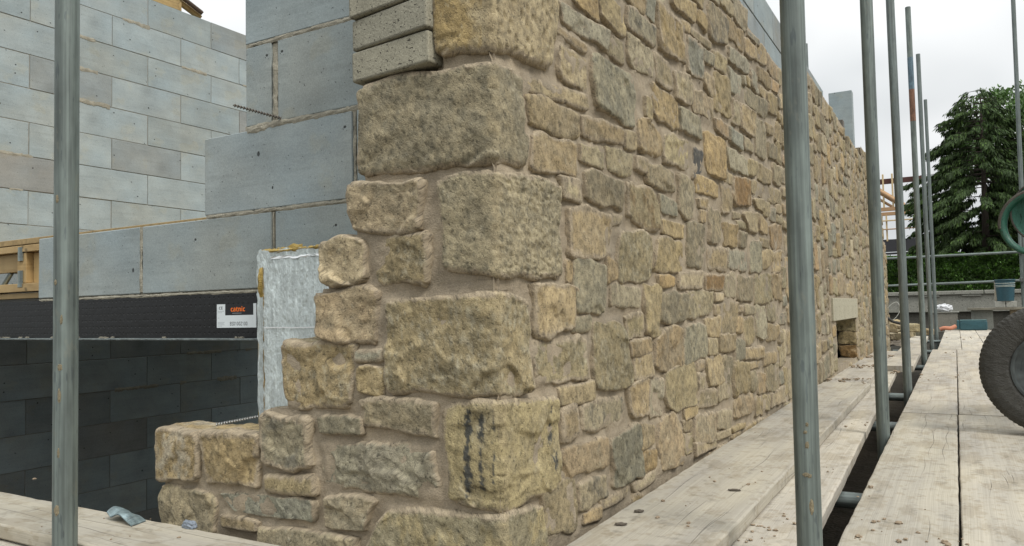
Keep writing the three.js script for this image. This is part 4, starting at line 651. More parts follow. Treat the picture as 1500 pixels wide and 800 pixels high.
// a scaffold board swept from a to b (x, z), top at y
function boardGeo(a, b, width, top, thick, seed, sag = 0.0015) {
  const A = new THREE.Vector2(...a), B = new THREE.Vector2(...b), L = A.distanceTo(B), t = B.clone().sub(A).normalize(), s = new THREE.Vector2(t.y, -t.x), R = rng(seed * 131 + 7), ou = R(), ov = R();
  const r = 0.005, hw = width / 2, prof = []; // section, clockwise from the top left
  for (const [cx, cy, a0] of [[-hw + r, -r, Math.PI], [hw - r, -r, Math.PI / 2], [hw - r, -thick + r, 0], [-hw + r, -thick + r, -Math.PI / 2]]) for (let k = 0; k < 3; k++) { const an = a0 - k / 2 * Math.PI / 2; prof.push([cx + r * Math.cos(an), cy + r * Math.sin(an)]); }
  const pts = []; for (let i = 0; i < prof.length; i++) { pts.push(prof[i]); if (i === 2) for (let k = 1; k < 8; k++) pts.push([lerp(prof[2][0], prof[3][0], k / 8), 0]); } pts.push(prof[0]);
  const per = [0]; for (let i = 1; i < pts.length; i++) per.push(per[i - 1] + Math.hypot(pts[i][0] - pts[i - 1][0], pts[i][1] - pts[i - 1][1]));
  const n = Math.max(4, Math.min(220, Math.ceil(L / 0.03))), m = pts.length - 1;
  const g = gridGeo(n, m, (i, j) => { const d = i / n * L, [px, py] = pts[m - j]; const ed = Math.abs(px) > hw - 0.012 ? 1 : 0; const x = px + ed * (0.0022 * fbm(d * 5, seed, px > 0 ? 1 : 4, 4, 0.65)), y = top + py + sag * fbm(d * 2, x * 6, seed, 3) - (ed && py > -0.01 ? 0.002 * Math.max(0, N3(d * 9, seed, px)) : 0); return { p: [A.x + t.x * d + s.x * x, y, A.y + t.y * d + s.y * x], uv: [per[m - j] / 0.25 + ou, d / 2.4 + ov] }; });
  const caps = [0, 1].map(e => { const sh = new THREE.Shape(prof.map(q => new THREE.Vector2(q[0], q[1]))), c = new THREE.ShapeGeometry(sh), P = c.attributes.position, U = []; for (let i = 0; i < P.count; i++) { const px = P.getX(i), py = P.getY(i), d = e * L; P.setXYZ(i, A.x + t.x * d + s.x * px, top + py, A.y + t.y * d + s.y * px); U.push(px * 4 + 0.3, py * 0.4); } c.setAttribute('uv', new THREE.Float32BufferAttribute(U, 2)); c.computeVertexNormals(); return c; });
  return mergeGeometries([g, ...caps]);
}
let bseed = 1;
function board(a, b, width, top, label, matI, thick = 0.038, sag) { const g = boardGeo(a, b, width, top, thick, ++bseed, sag); return single('scaffold_board', g, boardMats[(matI ?? bseed) % 8], label, 'scaffold board', 'scaffold boards round the wall', [a[0], top - thick, a[1]]); }
// long walkway at the right
const colX = [[-0.2455, -0.016], [-0.011, 0.223], [0.228, 0.462], [0.467, 0.701], [0.706, 0.940]];
const colName = ['beside the pole gap', 'under the mixer tyre side of the walkway', 'third from the pole gap', 'fourth from the pole gap', 'outermost of the walkway'];
colX.forEach(([x0, x1], i) => {
  const x = (x0 + x1) / 2, w = x1 - x0;
  board([x, 0.55], [x, -4.085 + 0.004 * i], w, 0.0012 * ((i * 7) % 3), `pale scaffold board, near run, ${colName[i]}`, i + 1);
  board([x + 0.002, -4.094], [x, -9.60], w, 0.001 * ((i * 5) % 3), `pale scaffold board, middle run, ${colName[i]}`, i + 4);
  board([x + 0.05, -9.62], [x + 0.055, -16.35], w, 0.001 * (i % 3), `pale scaffold board, run by the teal box, ${colName[i]}`, i + 2);
});
// boards against the wall
board([-0.4035, -1.17], [-0.530, -6.50], 0.235, 0.0, 'lower dusty scaffold board tucked under the raised board by the wall', 3);
board([-0.572, -1.17], [-0.602, -5.10], 0.272, 0.0405, 'raised scaffold board lying along the foot of the stone wall', 0);
board([-0.612, -5.12], [-0.640, -8.6], 0.23, 0.036, 'raised board below the small window, its end heaped with mortar dust', 5);
board([-0.40, -6.52], [-0.46, -12.4], 0.205, 0.041, 'raised board with a dark sawn end beyond the small window', 6, 0.045);
// boards in front of the short side
board([-4.2, -1.072], [-0.735, -1.062], 0.185, 0.0405, 'pale scaffold board lying before the stepped end of the stone wall', 1, 0.036);
board([-4.2, -1.00], [-0.735, -0.995], 0.225, 0.0, 'scaffold board under the raised board at the stepped stones', 3);
board([-4.2, -0.76], [-0.735, -0.76], 0.225, 0.0, 'scaffold board behind the lone left pole', 4);
const galvMat = std({ color: C(.272, .288, .268), map: steelMap, bumpMap: steelBump, bumpScale: 0.0006, metalness: 0.25, roughness: 0.58 });
const galvMat2 = std({ color: C(.245, .255, .245), map: steelMap.clone(), bumpMap: steelBump, bumpScale: 0.0006, metalness: 0.4, roughness: 0.52 }); galvMat2.map.offset.set(0.37, 0.21); galvMat2.map.needsUpdate = true;
const splashMat = std({ color: C(.40, .34, .22), map: mortarMap, bumpMap: mortarBump, bumpScale: 0.003, roughness: 0.97 });
const RT = 0.02415;
// tube with a real wall, open at the top
function tubeGeo(a, b, r = RT) { const A = new THREE.Vector3(...a), B = new THREE.Vector3(...b), L = A.distanceTo(B); const g = new THREE.LatheGeometry([[r, 0], [r, L * 0.33], [r, L * 0.66], [r, L - 0.001], [r - 0.001, L], [r - 0.004, L], [r - 0.004, L - 0.4]].map(q => new THREE.Vector2(...q)), 32); const uv = g.attributes.uv, P = g.attributes.position; for (let i = 0; i < uv.count; i++) uv.setXY(i, uv.getX(i), P.getY(i) / 1.2); g.applyQuaternion(new THREE.Quaternion().setFromUnitVectors(new THREE.Vector3(0, 1, 0), B.clone().sub(A).normalize())); return g; }
function blob(seed, sx, sy, sz) { const g = new THREE.IcosahedronGeometry(1, 3), P = g.attributes.position; for (let i = 0; i < P.count; i++) { const v = new THREE.Vector3().fromBufferAttribute(P, i), k = 1 + 0.35 * fbm(v.x * 1.6 + seed, v.y * 1.6, v.z * 1.6, 3); P.setXYZ(i, v.x * k * sx, v.y * k * sy, v.z * k * sz); } g.computeVertexNormals(); return g; }
function pole(x, z, top, label, o = {}) {
  const dx = o.dx || 0, dz = o.dz || 0, H = top - GY; // dx, dz: lean per metre
  const base = [x + dx * GY, GY, z + dz * GY], p = thing('scaffold_pole', label, 'scaffold pole', base, o.group ?? 'upright scaffold poles');
  mesh('tube', tubeGeo([0, 0, 0], [dx * H, H, dz * H]), o.mat || galvMat, p).rotation.y = 0;
  for (const [ang, y, sx, sy] of o.splash || []) { const r = RT - 0.0012, g = blob(y * 10, sx, sy, 0.0026); g.translate(0, 0, r); g.rotateY(ang); g.translate(dx * (y - GY), y - GY, dz * (y - GY)); mesh('mortar_splash', g, splashMat, p); }
  for (const [y0, y1, c] of o.bands || []) mesh('paint_band', new THREE.CylinderGeometry(RT + 0.0006, RT + 0.0006, y1 - y0, 24, 1, true).translate(dx * ((y0 + y1) / 2 - GY), (y0 + y1) / 2 - GY, dz * ((y0 + y1) / 2 - GY)), std({ color: C(...c), map: steelMap, roughness: 0.7 }), p);
  return p;
}
pole(-1.660, -0.944, 2.9, 'lone galvanised pole standing in front of the black lintel', { dx: -0.006, splash: [[0.55, 0.36, .004, .017], [0.35, 0.12, .006, .012], [0.5, 0.24, .003, .012], [0.25, 0.78, .004, .010], [0.1, 0.60, .004, .007], [0.7, 0.52, .003, .012], [0.6, 0.42, .005, .008]] });
pole(-0.2705, -1.62, 3.2, 'thick mortar spattered pole directly in front of the rubble wall', { dx: 0.006, splash: [[0.25, 0.285, .0032, .005], [0.1, 0.27, .004, .004], [0.30, 0.185, .0045, .005], [0.05, 0.187, .006, .005], [0.4, 0.125, .0045, .016], [0.2, 0.245, .004, .008]] });
pole(-0.2705, -3.38, 4.0, 'galvanised pole standing beside the small window opening', { dx: 0.004, dz: 0 });
pole(-0.2705, -5.17, 4.6, 'dull grey pole between the window pole and the painted pole', { mat: galvMat2 });
pole(-0.2705, -7.95, 3.28, 'scaffold pole with a blue and an orange paint band near its top', { bands: [[2.50, 2.80, [.17, .24, .30]], [2.20, 2.50, [.30, .13, .075]]] });
pole(-0.2705, -10.5, 3.56, 'short topped pole just beyond the orange banded pole', { mat: galvMat2 });
pole(-0.2705, -13.2, 3.62, 'last pole of the row before the low concrete wall', { mat: galvMat2 });
pole(0.735, -11.1, 6.5, 'slim leaning pole rising in front of the dark conifer', { dx: 0.008, mat: galvMat2 });
pole(-1.50, -10.1, 3.81, 'pole end showing above the grey block wall', { mat: galvMat2 });
function tube(a, b, label, mat = galvMat2) { return single('scaffold_tube', bar(a, b, RT, RT, 18), mat, label, 'scaffold tube', 'level scaffold tubes', a); }
const trz = [-0.6, -2.50, -4.05, -5.35, -7.8, -10.3, -13.0]; const trn = ['behind the camera end of the gap', 'crossing the gap before the second pole', 'under the first board ends', 'by the third pole', 'at the painted pole', 'past the painted pole', 'at the last pole'];
trz.forEach((z, i) => tube([-0.68, -0.0665, z], [1.25, -0.0665, z], `level tube under the boards ${trn[i]}`));
tube([1.0, -0.117, 0.5], [1.0, -0.117, -16.5], 'long level tube below the outer boards');
for (const x of [-3.6, -2.2, -1.0]) tube([x, -0.0665, -1.18], [x, -0.0665, -0.3], `short level tube under the left boards, ${x < -3 ? 'farthest left' : x < -2 ? 'left of the lone pole' : 'near the wall corner'}`);
tube([-1.9, 1.385, -16.6], [1.9, 1.40, -16.6], 'upper guard rail tube before the hedge', galvMat);
tube([-1.9, 0.845, -16.6], [1.9, 0.89, -16.6], 'lower guard rail tube before the hedge', galvMat);
{ const p = pole(1.06, -16.66, 2.3, 'upright guard rail post beside the teal bucket', { mat: galvMat }); for (const y of [1.40, 0.89]) { mesh('coupler', rbox(-0.035, 0.035, y - GY - 0.04, y - GY + 0.04, -0.02, 0.09, 0.012, 4), std({ color: C(.20, .19, .18), map: steelMap, metalness: 0.4, roughness: 0.6 }), p); mesh('bolt', bar([-0.05, y - GY + 0.02, 0.06], [0.05, y - GY + 0.02, 0.06], 0.010, 0.010, 8), rustTie, p); } }
pole(-1.55, -16.66, 2.0, 'guard rail post hidden beyond the wall end', { mat: galvMat });

// ---------------------------------------------------------------- debris on the boards
{
  const R = rng(55), gs = [], spots = [];
  const add = (x, z, y, n, spread, s) => { for (let i = 0; i < n * 0.8; i++) spots.push([x + (R() - 0.5) * spread, z + (R() - 0.5) * spread * 1.6, y, s * (0.25 + 1.5 * R() * R())]); };
  add(-0.41, -1.80, 0.001, 24, 0.09, 0.004); add(-0.36, -1.95, 0.001, 9, 0.07, 0.004); add(-0.40, -2.6, 0.001, 10, 0.1, 0.004); add(-0.41, -3.6, 0.001, 14, 0.12, 0.004);
  add(-0.15, -1.95, 0.001, 16, 0.14, 0.005); add(-0.05, -1.9, 0.001, 12, 0.10, 0.005); add(-0.18, -2.3, 0.001, 5, 0.2, 0.004); add(-0.1, -6, 0.001, 20, 0.3, 0.006); add(0.05, -9, 0.001, 16, 0.4, 0.007); add(0.1, -12.5, 0.001, 30, 0.5, 0.010);
  add(-0.60, -1.75, 0.041, 7, 0.16, 0.004); add(-0.56, -2.2, 0.041, 8, 0.2, 0.004); add(-0.60, -3.0, 0.041, 12, 0.24, 0.004); add(-0.6, -5.2, 0.040, 34, 0.24, 0.009); add(-0.6, -6.4, 0.038, 30, 0.2, 0.010); add(-0.62, -7.6, 0.038, 26, 0.22, 0.012); add(-0.45, -6.4, 0.002, 16, 0.14, 0.008);
  add(-1.62, -1.05, 0.041, 7, 0.14, 0.004); add(-1.80, -1.05, 0.041, 5, 0.12, 0.003); add(-1.40, -1.06, 0.041, 6, 0.2, 0.003); add(-2.3, -1.08, 0.041, 4, 0.3, 0.003);
  for (const [x, z, y, s] of spots) { const g = new THREE.IcosahedronGeometry(s, 1), P = g.attributes.position; for (let i = 0; i < P.count; i++) { const k = 1 + 0.5 * N3(P.getX(i) * 200 + x * 50, P.getY(i) * 200, P.getZ(i) * 200 + z * 50); P.setXYZ(i, P.getX(i) * k * 1.3, P.getY(i) * k * 0.6, P.getZ(i) * k * 1.1); } g.computeVertexNormals(); g.rotateY(R() * 6); g.translate(x, y + s * 0.4, z); gs.push(g); }
  const m = mesh('mortar_crumbs', mergeGeometries(gs), std({ color: C(.27, .21, .145), roughness: 1 }), scene); m.userData = { kind: 'stuff', label: 'crumbs of brown mortar scattered over the scaffold boards', category: 'crumbs' };
  const chip = (x, z, y, l, w, turn, label) => { const g = blob(x * 7, l, 0.0035, w); g.rotateY(turn); g.translate(x, y + 0.003, z); single('wood_chip', g, std({ color: C(.13, .11, .085), map: mortarMap, roughness: 1 }), label, 'chip', undefined, [x, y, z]); };
  chip(-0.517, -2.02, 0.0405, 0.016, 0.004, 0.3, 'dark splinter lying on the raised board by the wall'); chip(-0.665, -1.72, 0.0405, 0.012, 0.007, 0.7, 'brown mortar chip on the raised board near the corner'); chip(-0.662, -1.60, 0.0405, 0.014, 0.006, 0.5, 'flat stone chip at the foot of the corner stones');
}
{ // crumpled strip of lead on the board before the lowest stones
  const g = gridGeo(24, 10, (i, j) => { const u = i / 24, v = j / 10; const x = -1.79 + 0.115 * u + 0.012 * v, z = -1.155 + 0.045 * v + 0.012 * u, y = 0.043 + 0.020 * Math.sin(Math.PI * (0.15 + 0.85 * u)) * (0.55 + 0.45 * Math.sin(v * 2.6)) + 0.006 * Math.sin(u * 9 + v * 3) * (1 - u) + (u < 0.15 ? (0.15 - u) * 0.06 : 0); return { p: [x, Math.max(y, 0.0412), z], uv: [u, v * 0.4] }; });
  const g2 = g.clone().translate(0, -0.002, 0); g2.index.array.reverse(); g2.computeVertexNormals();
  single('lead_strip', mergeGeometries([g, g2]), std({ color: C(.42, .48, .50), map: steelMap, metalness: 0.45, roughness: 0.45 }), 'crumpled pale grey lead strip on the board before the lowest stones', 'lead strip', undefined, [-1.74, 0.041, -1.13]);
  single('lead_scrap', blob(3, 0.022, 0.012, 0.010).translate(-1.53, 0.047, -1.152), std({ color: C(.20, .23, .27), metalness: 0.3, roughness: 0.6 }), 'small dark lead scrap tucked against the lowest stone', 'lead scrap', undefined, [-1.53, 0.041, -1.152]);
}
// ---------------------------------------------------------------- cement mixer at the right edge
{
  const m = thing('cement_mixer', 'cement mixer with thick black rubber tyre and green drum rim', 'cement mixer', [0.32, 0, -3.62]);
  const rub = std({ color: C(.062, .060, .052), map: mortarMap, bumpMap: mortarBump, bumpScale: 0.006, roughness: 0.85 }), green = std({ color: C(.022, .115, .078), map: concMap, bumpMap: concBump, bumpScale: 0.002, roughness: 0.45 }), caked = std({ color: C(.15, .135, .11), map: mortarMap, bumpMap: mortarBump, bumpScale: 0.008, roughness: 0.95 }), grey = std({ color: C(.10, .105, .105), map: steelMap, roughness: 0.7, metalness: 0.2 });
  const wheel = new THREE.Group(); wheel.name = 'wheel'; wheel.position.set(0.0, 0.254, 0.06); wheel.rotation.y = -0.10; wheel.scale.setScalar(1.06); m.add(wheel);
  const prof = [[.135, -.040], [.150, -.050], [.185, -.056], [.215, -.052], [.230, -.043], [.237, -.026], [.239, 0], [.237, .026], [.230, .043], [.215, .052], [.185, .056], [.150, .050], [.135, .040]]; // radius, axial
  mesh('tyre', gridGeo(500, 48, (i, j) => { const an = i / 500 * Math.PI * 2, f = j / 48 * (prof.length - 1), k = Math.min(prof.length - 2, Math.floor(f)), t = f - k; let r = lerp(prof[k][0], prof[k + 1][0], t); const ax = lerp(prof[k][1], prof[k + 1][1], t); const lug = sstep(0.1, 0.5, Math.sin(an * 84 + Math.sign(ax) * ax * 90)); if (r > 0.212) r -= 0.002 * (1 - lug) * sstep(0.212, 0.226, r); const rib = r > 0.15 && r < 0.2 ? 0.0015 * Math.sin(r * 700) : 0; return { p: [r * Math.cos(an), r * Math.sin(an), ax + rib], uv: [an * 0.7, f * 0.05] }; }), rub, wheel);
  mesh('rim', new THREE.LatheGeometry([[0.0, .020], [.03, .022], [.035, .012], [.085, .010], [.105, .026], [.128, .034], [.138, .040], [.136, .046], [.124, .040]].map(q => new THREE.Vector2(...q)), 48).rotateX(Math.PI / 2), grey, wheel);
  mesh('hub', bar([0, 0, -0.05], [0, 0, 0.045], 0.022, 0.022, 16), grey, wheel);
  mesh('axle', bar([0, 0.24, 0.0], [0.02, 0.24, -0.75], 0.016, 0.016, 12), grey, m);
  mesh('frame_leg', bar([0.03, 0.26, -0.08], [0.16, 0.78, -0.30], 0.02, 0.02, 12), green, m); mesh('frame_leg', bar([0.16, 0.78, -0.30], [0.62, 0.001, -0.36], 0.02, 0.02, 12), green, m); mesh('foot', bar([0.045, 0.10, 0.10], [0.045, 0.0, 0.11], 0.012, 0.016, 10), grey, m);
  const d = new THREE.Group(); d.name = 'tipping_wheel'; d.position.set(-0.025, 0.822, 0.02); d.rotation.set(-0.08, -0.30, 0); m.add(d);
  const band = (r, w, h, a0, al) => new THREE.LatheGeometry([[r - 0.020, -w * 0.5], [r - 0.004, -w], [r + h, -w * 0.6], [r + h, w * 0.7], [r - 0.006, w], [r - 0.020, w * 0.6], [r - 0.020, -w * 0.5]].map(q => new THREE.Vector2(...q)), 64, a0, al).rotateX(Math.PI / 2);
  mesh('rim', band(0.130, 0.020, 0.004, 0, Math.PI * 2), green, d); mesh('caked_edge', band(0.134, 0.021, 0.004, Math.PI * 0.98, Math.PI * 0.55), caked, d);
  mesh('dish', new THREE.LatheGeometry([[0.0, -.050], [.06, -.045], [.105, -.02], [.124, .006], [.130, .008], [.132, .002], [.115, -.03], [.06, -.06], [0, -.065]].map(q => new THREE.Vector2(...q)), 64).rotateX(Math.PI / 2).translate(0.036, 0.046, -0.012), std({ color: C(.030, .135, .095), map: concMap, bumpMap: concBump, bumpScale: 0.004, roughness: 0.6 }), d);
  mesh('dish_lip', new THREE.TorusGeometry(0.131, 0.0035, 8, 64).translate(0.036, 0.046, -0.004), caked, d);
  mesh('drum', new THREE.LatheGeometry([[.13, 0], [.14, .05], [.27, .22], [.31, .34], [.31, .48], [.24, .60], [.10, .66], [0, .665]].map(q => new THREE.Vector2(...q)), 48).rotateZ(-Math.PI / 2).translate(0.16, 0.86, -0.28), green, m);
}
// ---------------------------------------------------------------- far end of the walkway
{
  const conc = std({ color: C(.34, .34, .31), map: concMap, bumpMap: concBump, bumpScale: 0.004, roughness: 0.95 }), R = rng(6);
  const w = thing('concrete_wall', 'low grey concrete parapet wall with a coping below the hedge', 'parapet wall', [0, -2.13, -17.98]);
  mesh('base', rbox(-5, 6, 0, 2.44, -0.22, 0.0, 0.01, 1), std({ color: C(.14, .135, .12), map: concMap, roughness: 1 }), w); for (let i = 0; i < 5; i++) mesh('panel', rbox(-5 + i * 2.2, -5 + (i + 1) * 2.2 - 0.012, 2.445, 2.79, -0.16, 0.10, 0.008, 1, R), conc, w); for (let i = 0; i < 4; i++) mesh('coping_slab', rbox(-5 + i * 2.75, -5 + (i + 1) * 2.75 - 0.014, 2.792, 2.87, -0.2, 0.15, 0.012, 1, R), conc, w);
  for (const x of [-0.45, 0.28]) mesh('drip_block', rbox(x - 0.17, x + 0.17, 2.755, 2.790, 0.1005, 0.135, 0.006, 1), conc, w);
  const ledge = single('ledge_plank', rbox(0.18, 1.75, 0.355, 0.400, -16.62, -16.30, 0.006, 2), std({ color: C(.25, .245, .22), map: woods[0].map, roughness: 0.95 }), 'grey plank laid across blocks below the bucket', 'plank');
  const bl = (x0, x1, y0, y1, z0, z1, label, c = [.29, .30, .28]) => single('loose_block', rbox(x0, x1, y0, y1, z0, z1, 0.008, 2, R), std({ color: C(...c), map: concMap, bumpMap: concBump, bumpScale: 0.003, roughness: 0.95 }), label, 'block', undefined, [x0, y0, z0]);
  bl(0.24, 0.58, 0.003, 0.353, -16.6, -16.42, 'grey block propping the plank behind the teal box'); bl(0.84, 1.30, 0.003, 0.353, -16.6, -16.42, 'brownish block propping the plank near the guard post', [.30, .25, .18]);
  bl(0.61, 0.772, 0.4015, 0.508, -16.56, -16.36, 'pale block on the plank under the bucket, nearer the stones', [.42, .42, .39]); bl(0.782, 0.945, 0.4015, 0.508, -16.56, -16.36, 'pale block on the plank under the bucket, nearer the guard post', [.42, .42, .39]);
  const bk = thing('plastic_bucket', 'teal plastic bucket tied with pale string on two blocks', 'bucket', [0.785, 0.5085, -16.46]); const teal = std({ color: C(.025, .085, .11), map: mortarMap, roughness: 0.5 });
  mesh('body', new THREE.LatheGeometry([[0, .004], [.125, .004], [.13, .01], [.155, .37], [.165, .375], [.165, .395], [.15, .395], [.122, .03], [0, .03]].map(q => new THREE.Vector2(...q)), 36), teal, bk);
  const str = std({ color: C(.45, .50, .45), roughness: 0.9 }); for (const [y, tl] of [[0.33, 0.15], [0.26, -0.2], [0.29, 0.05]]) mesh('string', new THREE.TorusGeometry(0.151 + (y - 0.26) * 0.07, 0.005, 6, 48).rotateX(Math.PI / 2 + tl * 0.3).translate(0, y, 0), str, bk);
  const pan = thing('timber_offcut', 'weathered upright timber offcut beside the bucket', 'offcut', [0.64, 0.5085, -16.52]); mesh('post', rbox(-0.02, 0.025, 0, 0.38, -0.02, 0.02, 0.004, 1), boardMats[2], pan);
  const tb = thing('tool_case', 'low teal box lying across the far board ends', 'tool case', [0.235, 0.004, -16.05]); const teal2 = std({ color: C(.030, .105, .125), map: mortarMap, bumpMap: mortarBump, bumpScale: 0.002, roughness: 0.55 });
  mesh('body', rbox(-0.19, 0.235, 0, 0.165, -0.12, 0.12, 0.02, 2), teal2, tb); mesh('lid', rbox(-0.185, 0.232, 0.166, 0.185, -0.118, 0.118, 0.008, 2), std({ color: C(.075, .175, .185), map: mortarMap, roughness: 0.6 }), tb); mesh('end_cap', rbox(-0.235, -0.192, 0.01, 0.18, -0.115, 0.115, 0.012, 2), teal2, tb);
  const sack = blob(9, 0.15, 0.085, 0.12).translate(-0.20, 0.40, -16.55); bl(-0.42, 0.02, -0.05, 0.315, -16.75, -16.42, 'rough pale stone block carrying the white sack', [.26, .25, .22]);
  single('white_sack', sack, std({ color: C(.68, .69, .70), bumpMap: mortarBump, bumpScale: 0.02, roughness: 0.7 }), 'crumpled white plastic sack on the rough block', 'sack', undefined, [-0.20, 0.32, -16.55]);
  single('slate_piece', rbox(-0.40, 0.05, 0.3165, 0.335, -16.7, -16.40, 0.004, 2), conc, 'thin flat stone under the white sack', 'stone slab', undefined, [-0.2, 0.3165, -16.5]);
  single('clay_pipe', new THREE.TubeGeometry(new THREE.CatmullRomCurve3([[-0.26, 0.03, -15.6], [-0.20, 0.055, -15.6], [-0.10, 0.05, -15.65], [-0.02, 0.085, -15.7]].map(q => new THREE.Vector3(...q))), 20, 0.035, 12), std({ color: C(.42, .17, .10), roughness: 0.8 }), 'orange clay pipe piece at the board ends', 'pipe', undefined, [-0.2, 0, -15.6]);
  single('black_hose', new THREE.TubeGeometry(new THREE.CatmullRomCurve3([[-0.80, 0.345, -10.45], [-0.74, 0.335, -10.5], [-0.68, 0.29, -10.55], [-0.60, 0.265, -10.55]].map(q => new THREE.Vector3(...q))), 20, 0.018, 10), std({ color: C(.05, .048, .045), roughness: 0.8 }), 'dark hose end poking out at the end of the stone wall', 'hose', undefined, [-0.74, 0.3, -10.5]);
  single('wire_loop', new THREE.TubeGeometry(new THREE.CatmullRomCurve3([[-0.74, 0.30, -10.6], [-0.765, 0.38, -10.6], [-0.71, 0.49, -10.6], [-0.63, 0.53, -10.6], [-0.60, 0.44, -10.6], [-0.65, 0.34, -10.6], [-0.72, 0.28, -10.6]].map(q => new THREE.Vector3(...q))), 40, 0.004, 6), std({ color: C(.6, .62, .58), roughness: 0.6 }), 'thin pale wire loop at the end of the stone wall', 'wire', undefined, [-0.72, 0.28, -10.6]);
  const names = ['largest', 'flat', 'rounded', 'long', 'small', 'broken', 'pale', 'square', 'brown', 'leaning', 'wedge shaped', 'low'];
  const gs = 'bvygubpvobyb'; for (let i = 0; i < 12; i++) { const x = -0.88 + 0.5 * R(), z = -11.2 - 2.6 * R(), s = 0.06 + 0.07 * R(); const g = stoneGeo([[-s, s * 1.2], [s, s * 1.2], [s, 0], [-s, 0]], (a, b, h) => [a, b, h + s], gs[i], 700 + i, { depth: s * 1.8, skirt: 4, cell: 0.012, H: 0.02, back: 0.03, smear: 0 }); g.rotateY((R() - 0.5) * 1.2); g.translate(x, i < 7 ? 0.005 : 0.12, z); const mm = single('rubble_stone', g, stoneMat, `${names[i]} loose rubble stone heaped beyond the end of the wall`, 'stone', 'rubble heap at the wall end', [x, 0.005, z]); }
  structure('rubble_bed', gridGeo(40, 60, (i, j) => { const x = lerp(-1.3, -0.5, i / 40), z = lerp(-14.5, -10.72, j / 60), m = sstep(-14.5, -13.6, z); return { p: [x, -0.06 + m * (0.05 + 0.05 * fbm(x * 5, 1, z * 5, 4)) - sstep(-0.62, -0.5, x) * 0.1, z], uv: [x * 2, z * 2] }; }), std({ color: C(.20, .165, .12), map: mortarMap, bumpMap: mortarBump, bumpScale: 0.02, roughness: 1, side: THREE.DoubleSide }));
}
{ // timber on top of the far block wall
  const t = thing('roof_timber', 'brown and yellow timber ends on top of the far block wall', 'timber', [-5.24, 2.946, -3.7]);
  mesh('board', bar([0, 0.215, 0.25], [0, 0.02, -0.34], 0.03, 0.03, 4), std({ color: C(.45, .33, .16), map: woods[0].map, roughness: 0.9 }), t); mesh('batten', bar([0.04, 0.245, 0.25], [0.04, 0.045, -0.33], 0.022, 0.022, 4), std({ color: C(.085, .06, .045), roughness: 0.9 }), t); mesh('packing', rbox(-0.04, 0.03, 0, 0.10, -0.15, 0.45, 0.004, 1), std({ color: C(.50, .38, .2), map: woods[1].map, roughness: 0.9 }), t);
}
// ---------------------------------------------------------------- hedge, trees, timber house
function leafMesh(list, name, parent, mat) { // list: [x,y,z,size,aspect,nx,ny,nz(direction of leaf axis),r,g,b]
  const pos = new Float32Array(list.length * 12), col = new Float32Array(list.length * 12), idx = new Uint32Array(list.length * 6); const a = new THREE.Vector3(), s = new THREE.Vector3(), q = new THREE.Vector3();
  list.forEach((l, i) => { a.set(l[5], l[6], l[7]).normalize(); q.set(Math.sin(i * 12.9), Math.cos(i * 7.3), Math.sin(i * 4.1)); s.crossVectors(a, q).normalize().multiplyScalar(l[3] * l[4]); a.multiplyScalar(l[3]); const P = [l[0] - s.x * 0.3, l[1] - s.y * 0.3, l[2] - s.z * 0.3, l[0] + a.x * 0.5 - s.x, l[1] + a.y * 0.5 - s.y, l[2] + a.z * 0.5 - s.z, l[0] + a.x, l[1] + a.y, l[2] + a.z, l[0] + a.x * 0.5 + s.x, l[1] + a.y * 0.5 + s.y, l[2] + a.z * 0.5 + s.z]; pos.set(P, i * 12); for (let k = 0; k < 4; k++) col.set([l[8], l[9], l[10]], i * 12 + k * 3); idx.set([i * 4, i * 4 + 1, i * 4 + 2, i * 4, i * 4 + 2, i * 4 + 3], i * 6); });
  const g = new THREE.BufferGeometry(); g.setAttribute('position', new THREE.BufferAttribute(pos, 3)); g.setAttribute('color', new THREE.BufferAttribute(col, 3)); g.setIndex(new THREE.BufferAttribute(idx, 1)); g.computeVertexNormals(); return mesh(name, g, mat, parent);
}
const leafMat = new THREE.MeshPhysicalMaterial({ vertexColors: true, roughness: 0.75, side: THREE.DoubleSide, transmission: 0.25, thickness: 0 });
const needleMat = std({ vertexColors: true, roughness: 0.85, side: THREE.DoubleSide });
const barkMat = std({ color: C(.055, .045, .035), roughness: 1 });
{ // clipped hedge
  const h = thing('hedge', 'dense clipped green hedge behind the guard rails', 'hedge', [0, -2.13, -24]), R = rng(1212), L = [];
  for (let i = 0; i < 95000; i++) { const x = -5 + 11.5 * R(), top = R() < 0.3; const y0 = 3.82 + 0.10 * fbm(x * 1.1, 3, 1, 3); let y = top ? y0 + 0.06 * R() : (2.2 + (y0 - 2.2) * Math.sqrt(R())), z = top ? (R() - 0.5) * 1.4 : 0.62 + 0.16 * fbm(x * 2.2, y * 2.2, 5, 3) - 1.2 * R() * R(); const k = 0.65 + 0.7 * R(), yl = R() < 0.12 ? 1.5 : 1; L.push([x, y, z, 0.055 + 0.05 * R(), 0.32, (R() - 0.5) * 1.5, 0.2 + R() * 0.6, 0.5 + R(), (.085 * k * yl), .185 * k * yl, .026 * k]); }
  leafMesh(L, 'foliage', h, leafMat); { const tw = []; for (let i = 0; i < 260; i++) { const x = -5 + 11.5 * R(), z = (R() - 0.5) * 0.9; tw.push(bar([x, 0, z], [x + (R() - 0.5) * 0.8, 3.4 + 0.3 * R(), z + (R() - 0.5) * 0.5], 0.02, 0.006, 4)); } mesh('stems', mergeGeometries(tw), barkMat, h).userData.kind = 'stuff'; }
}
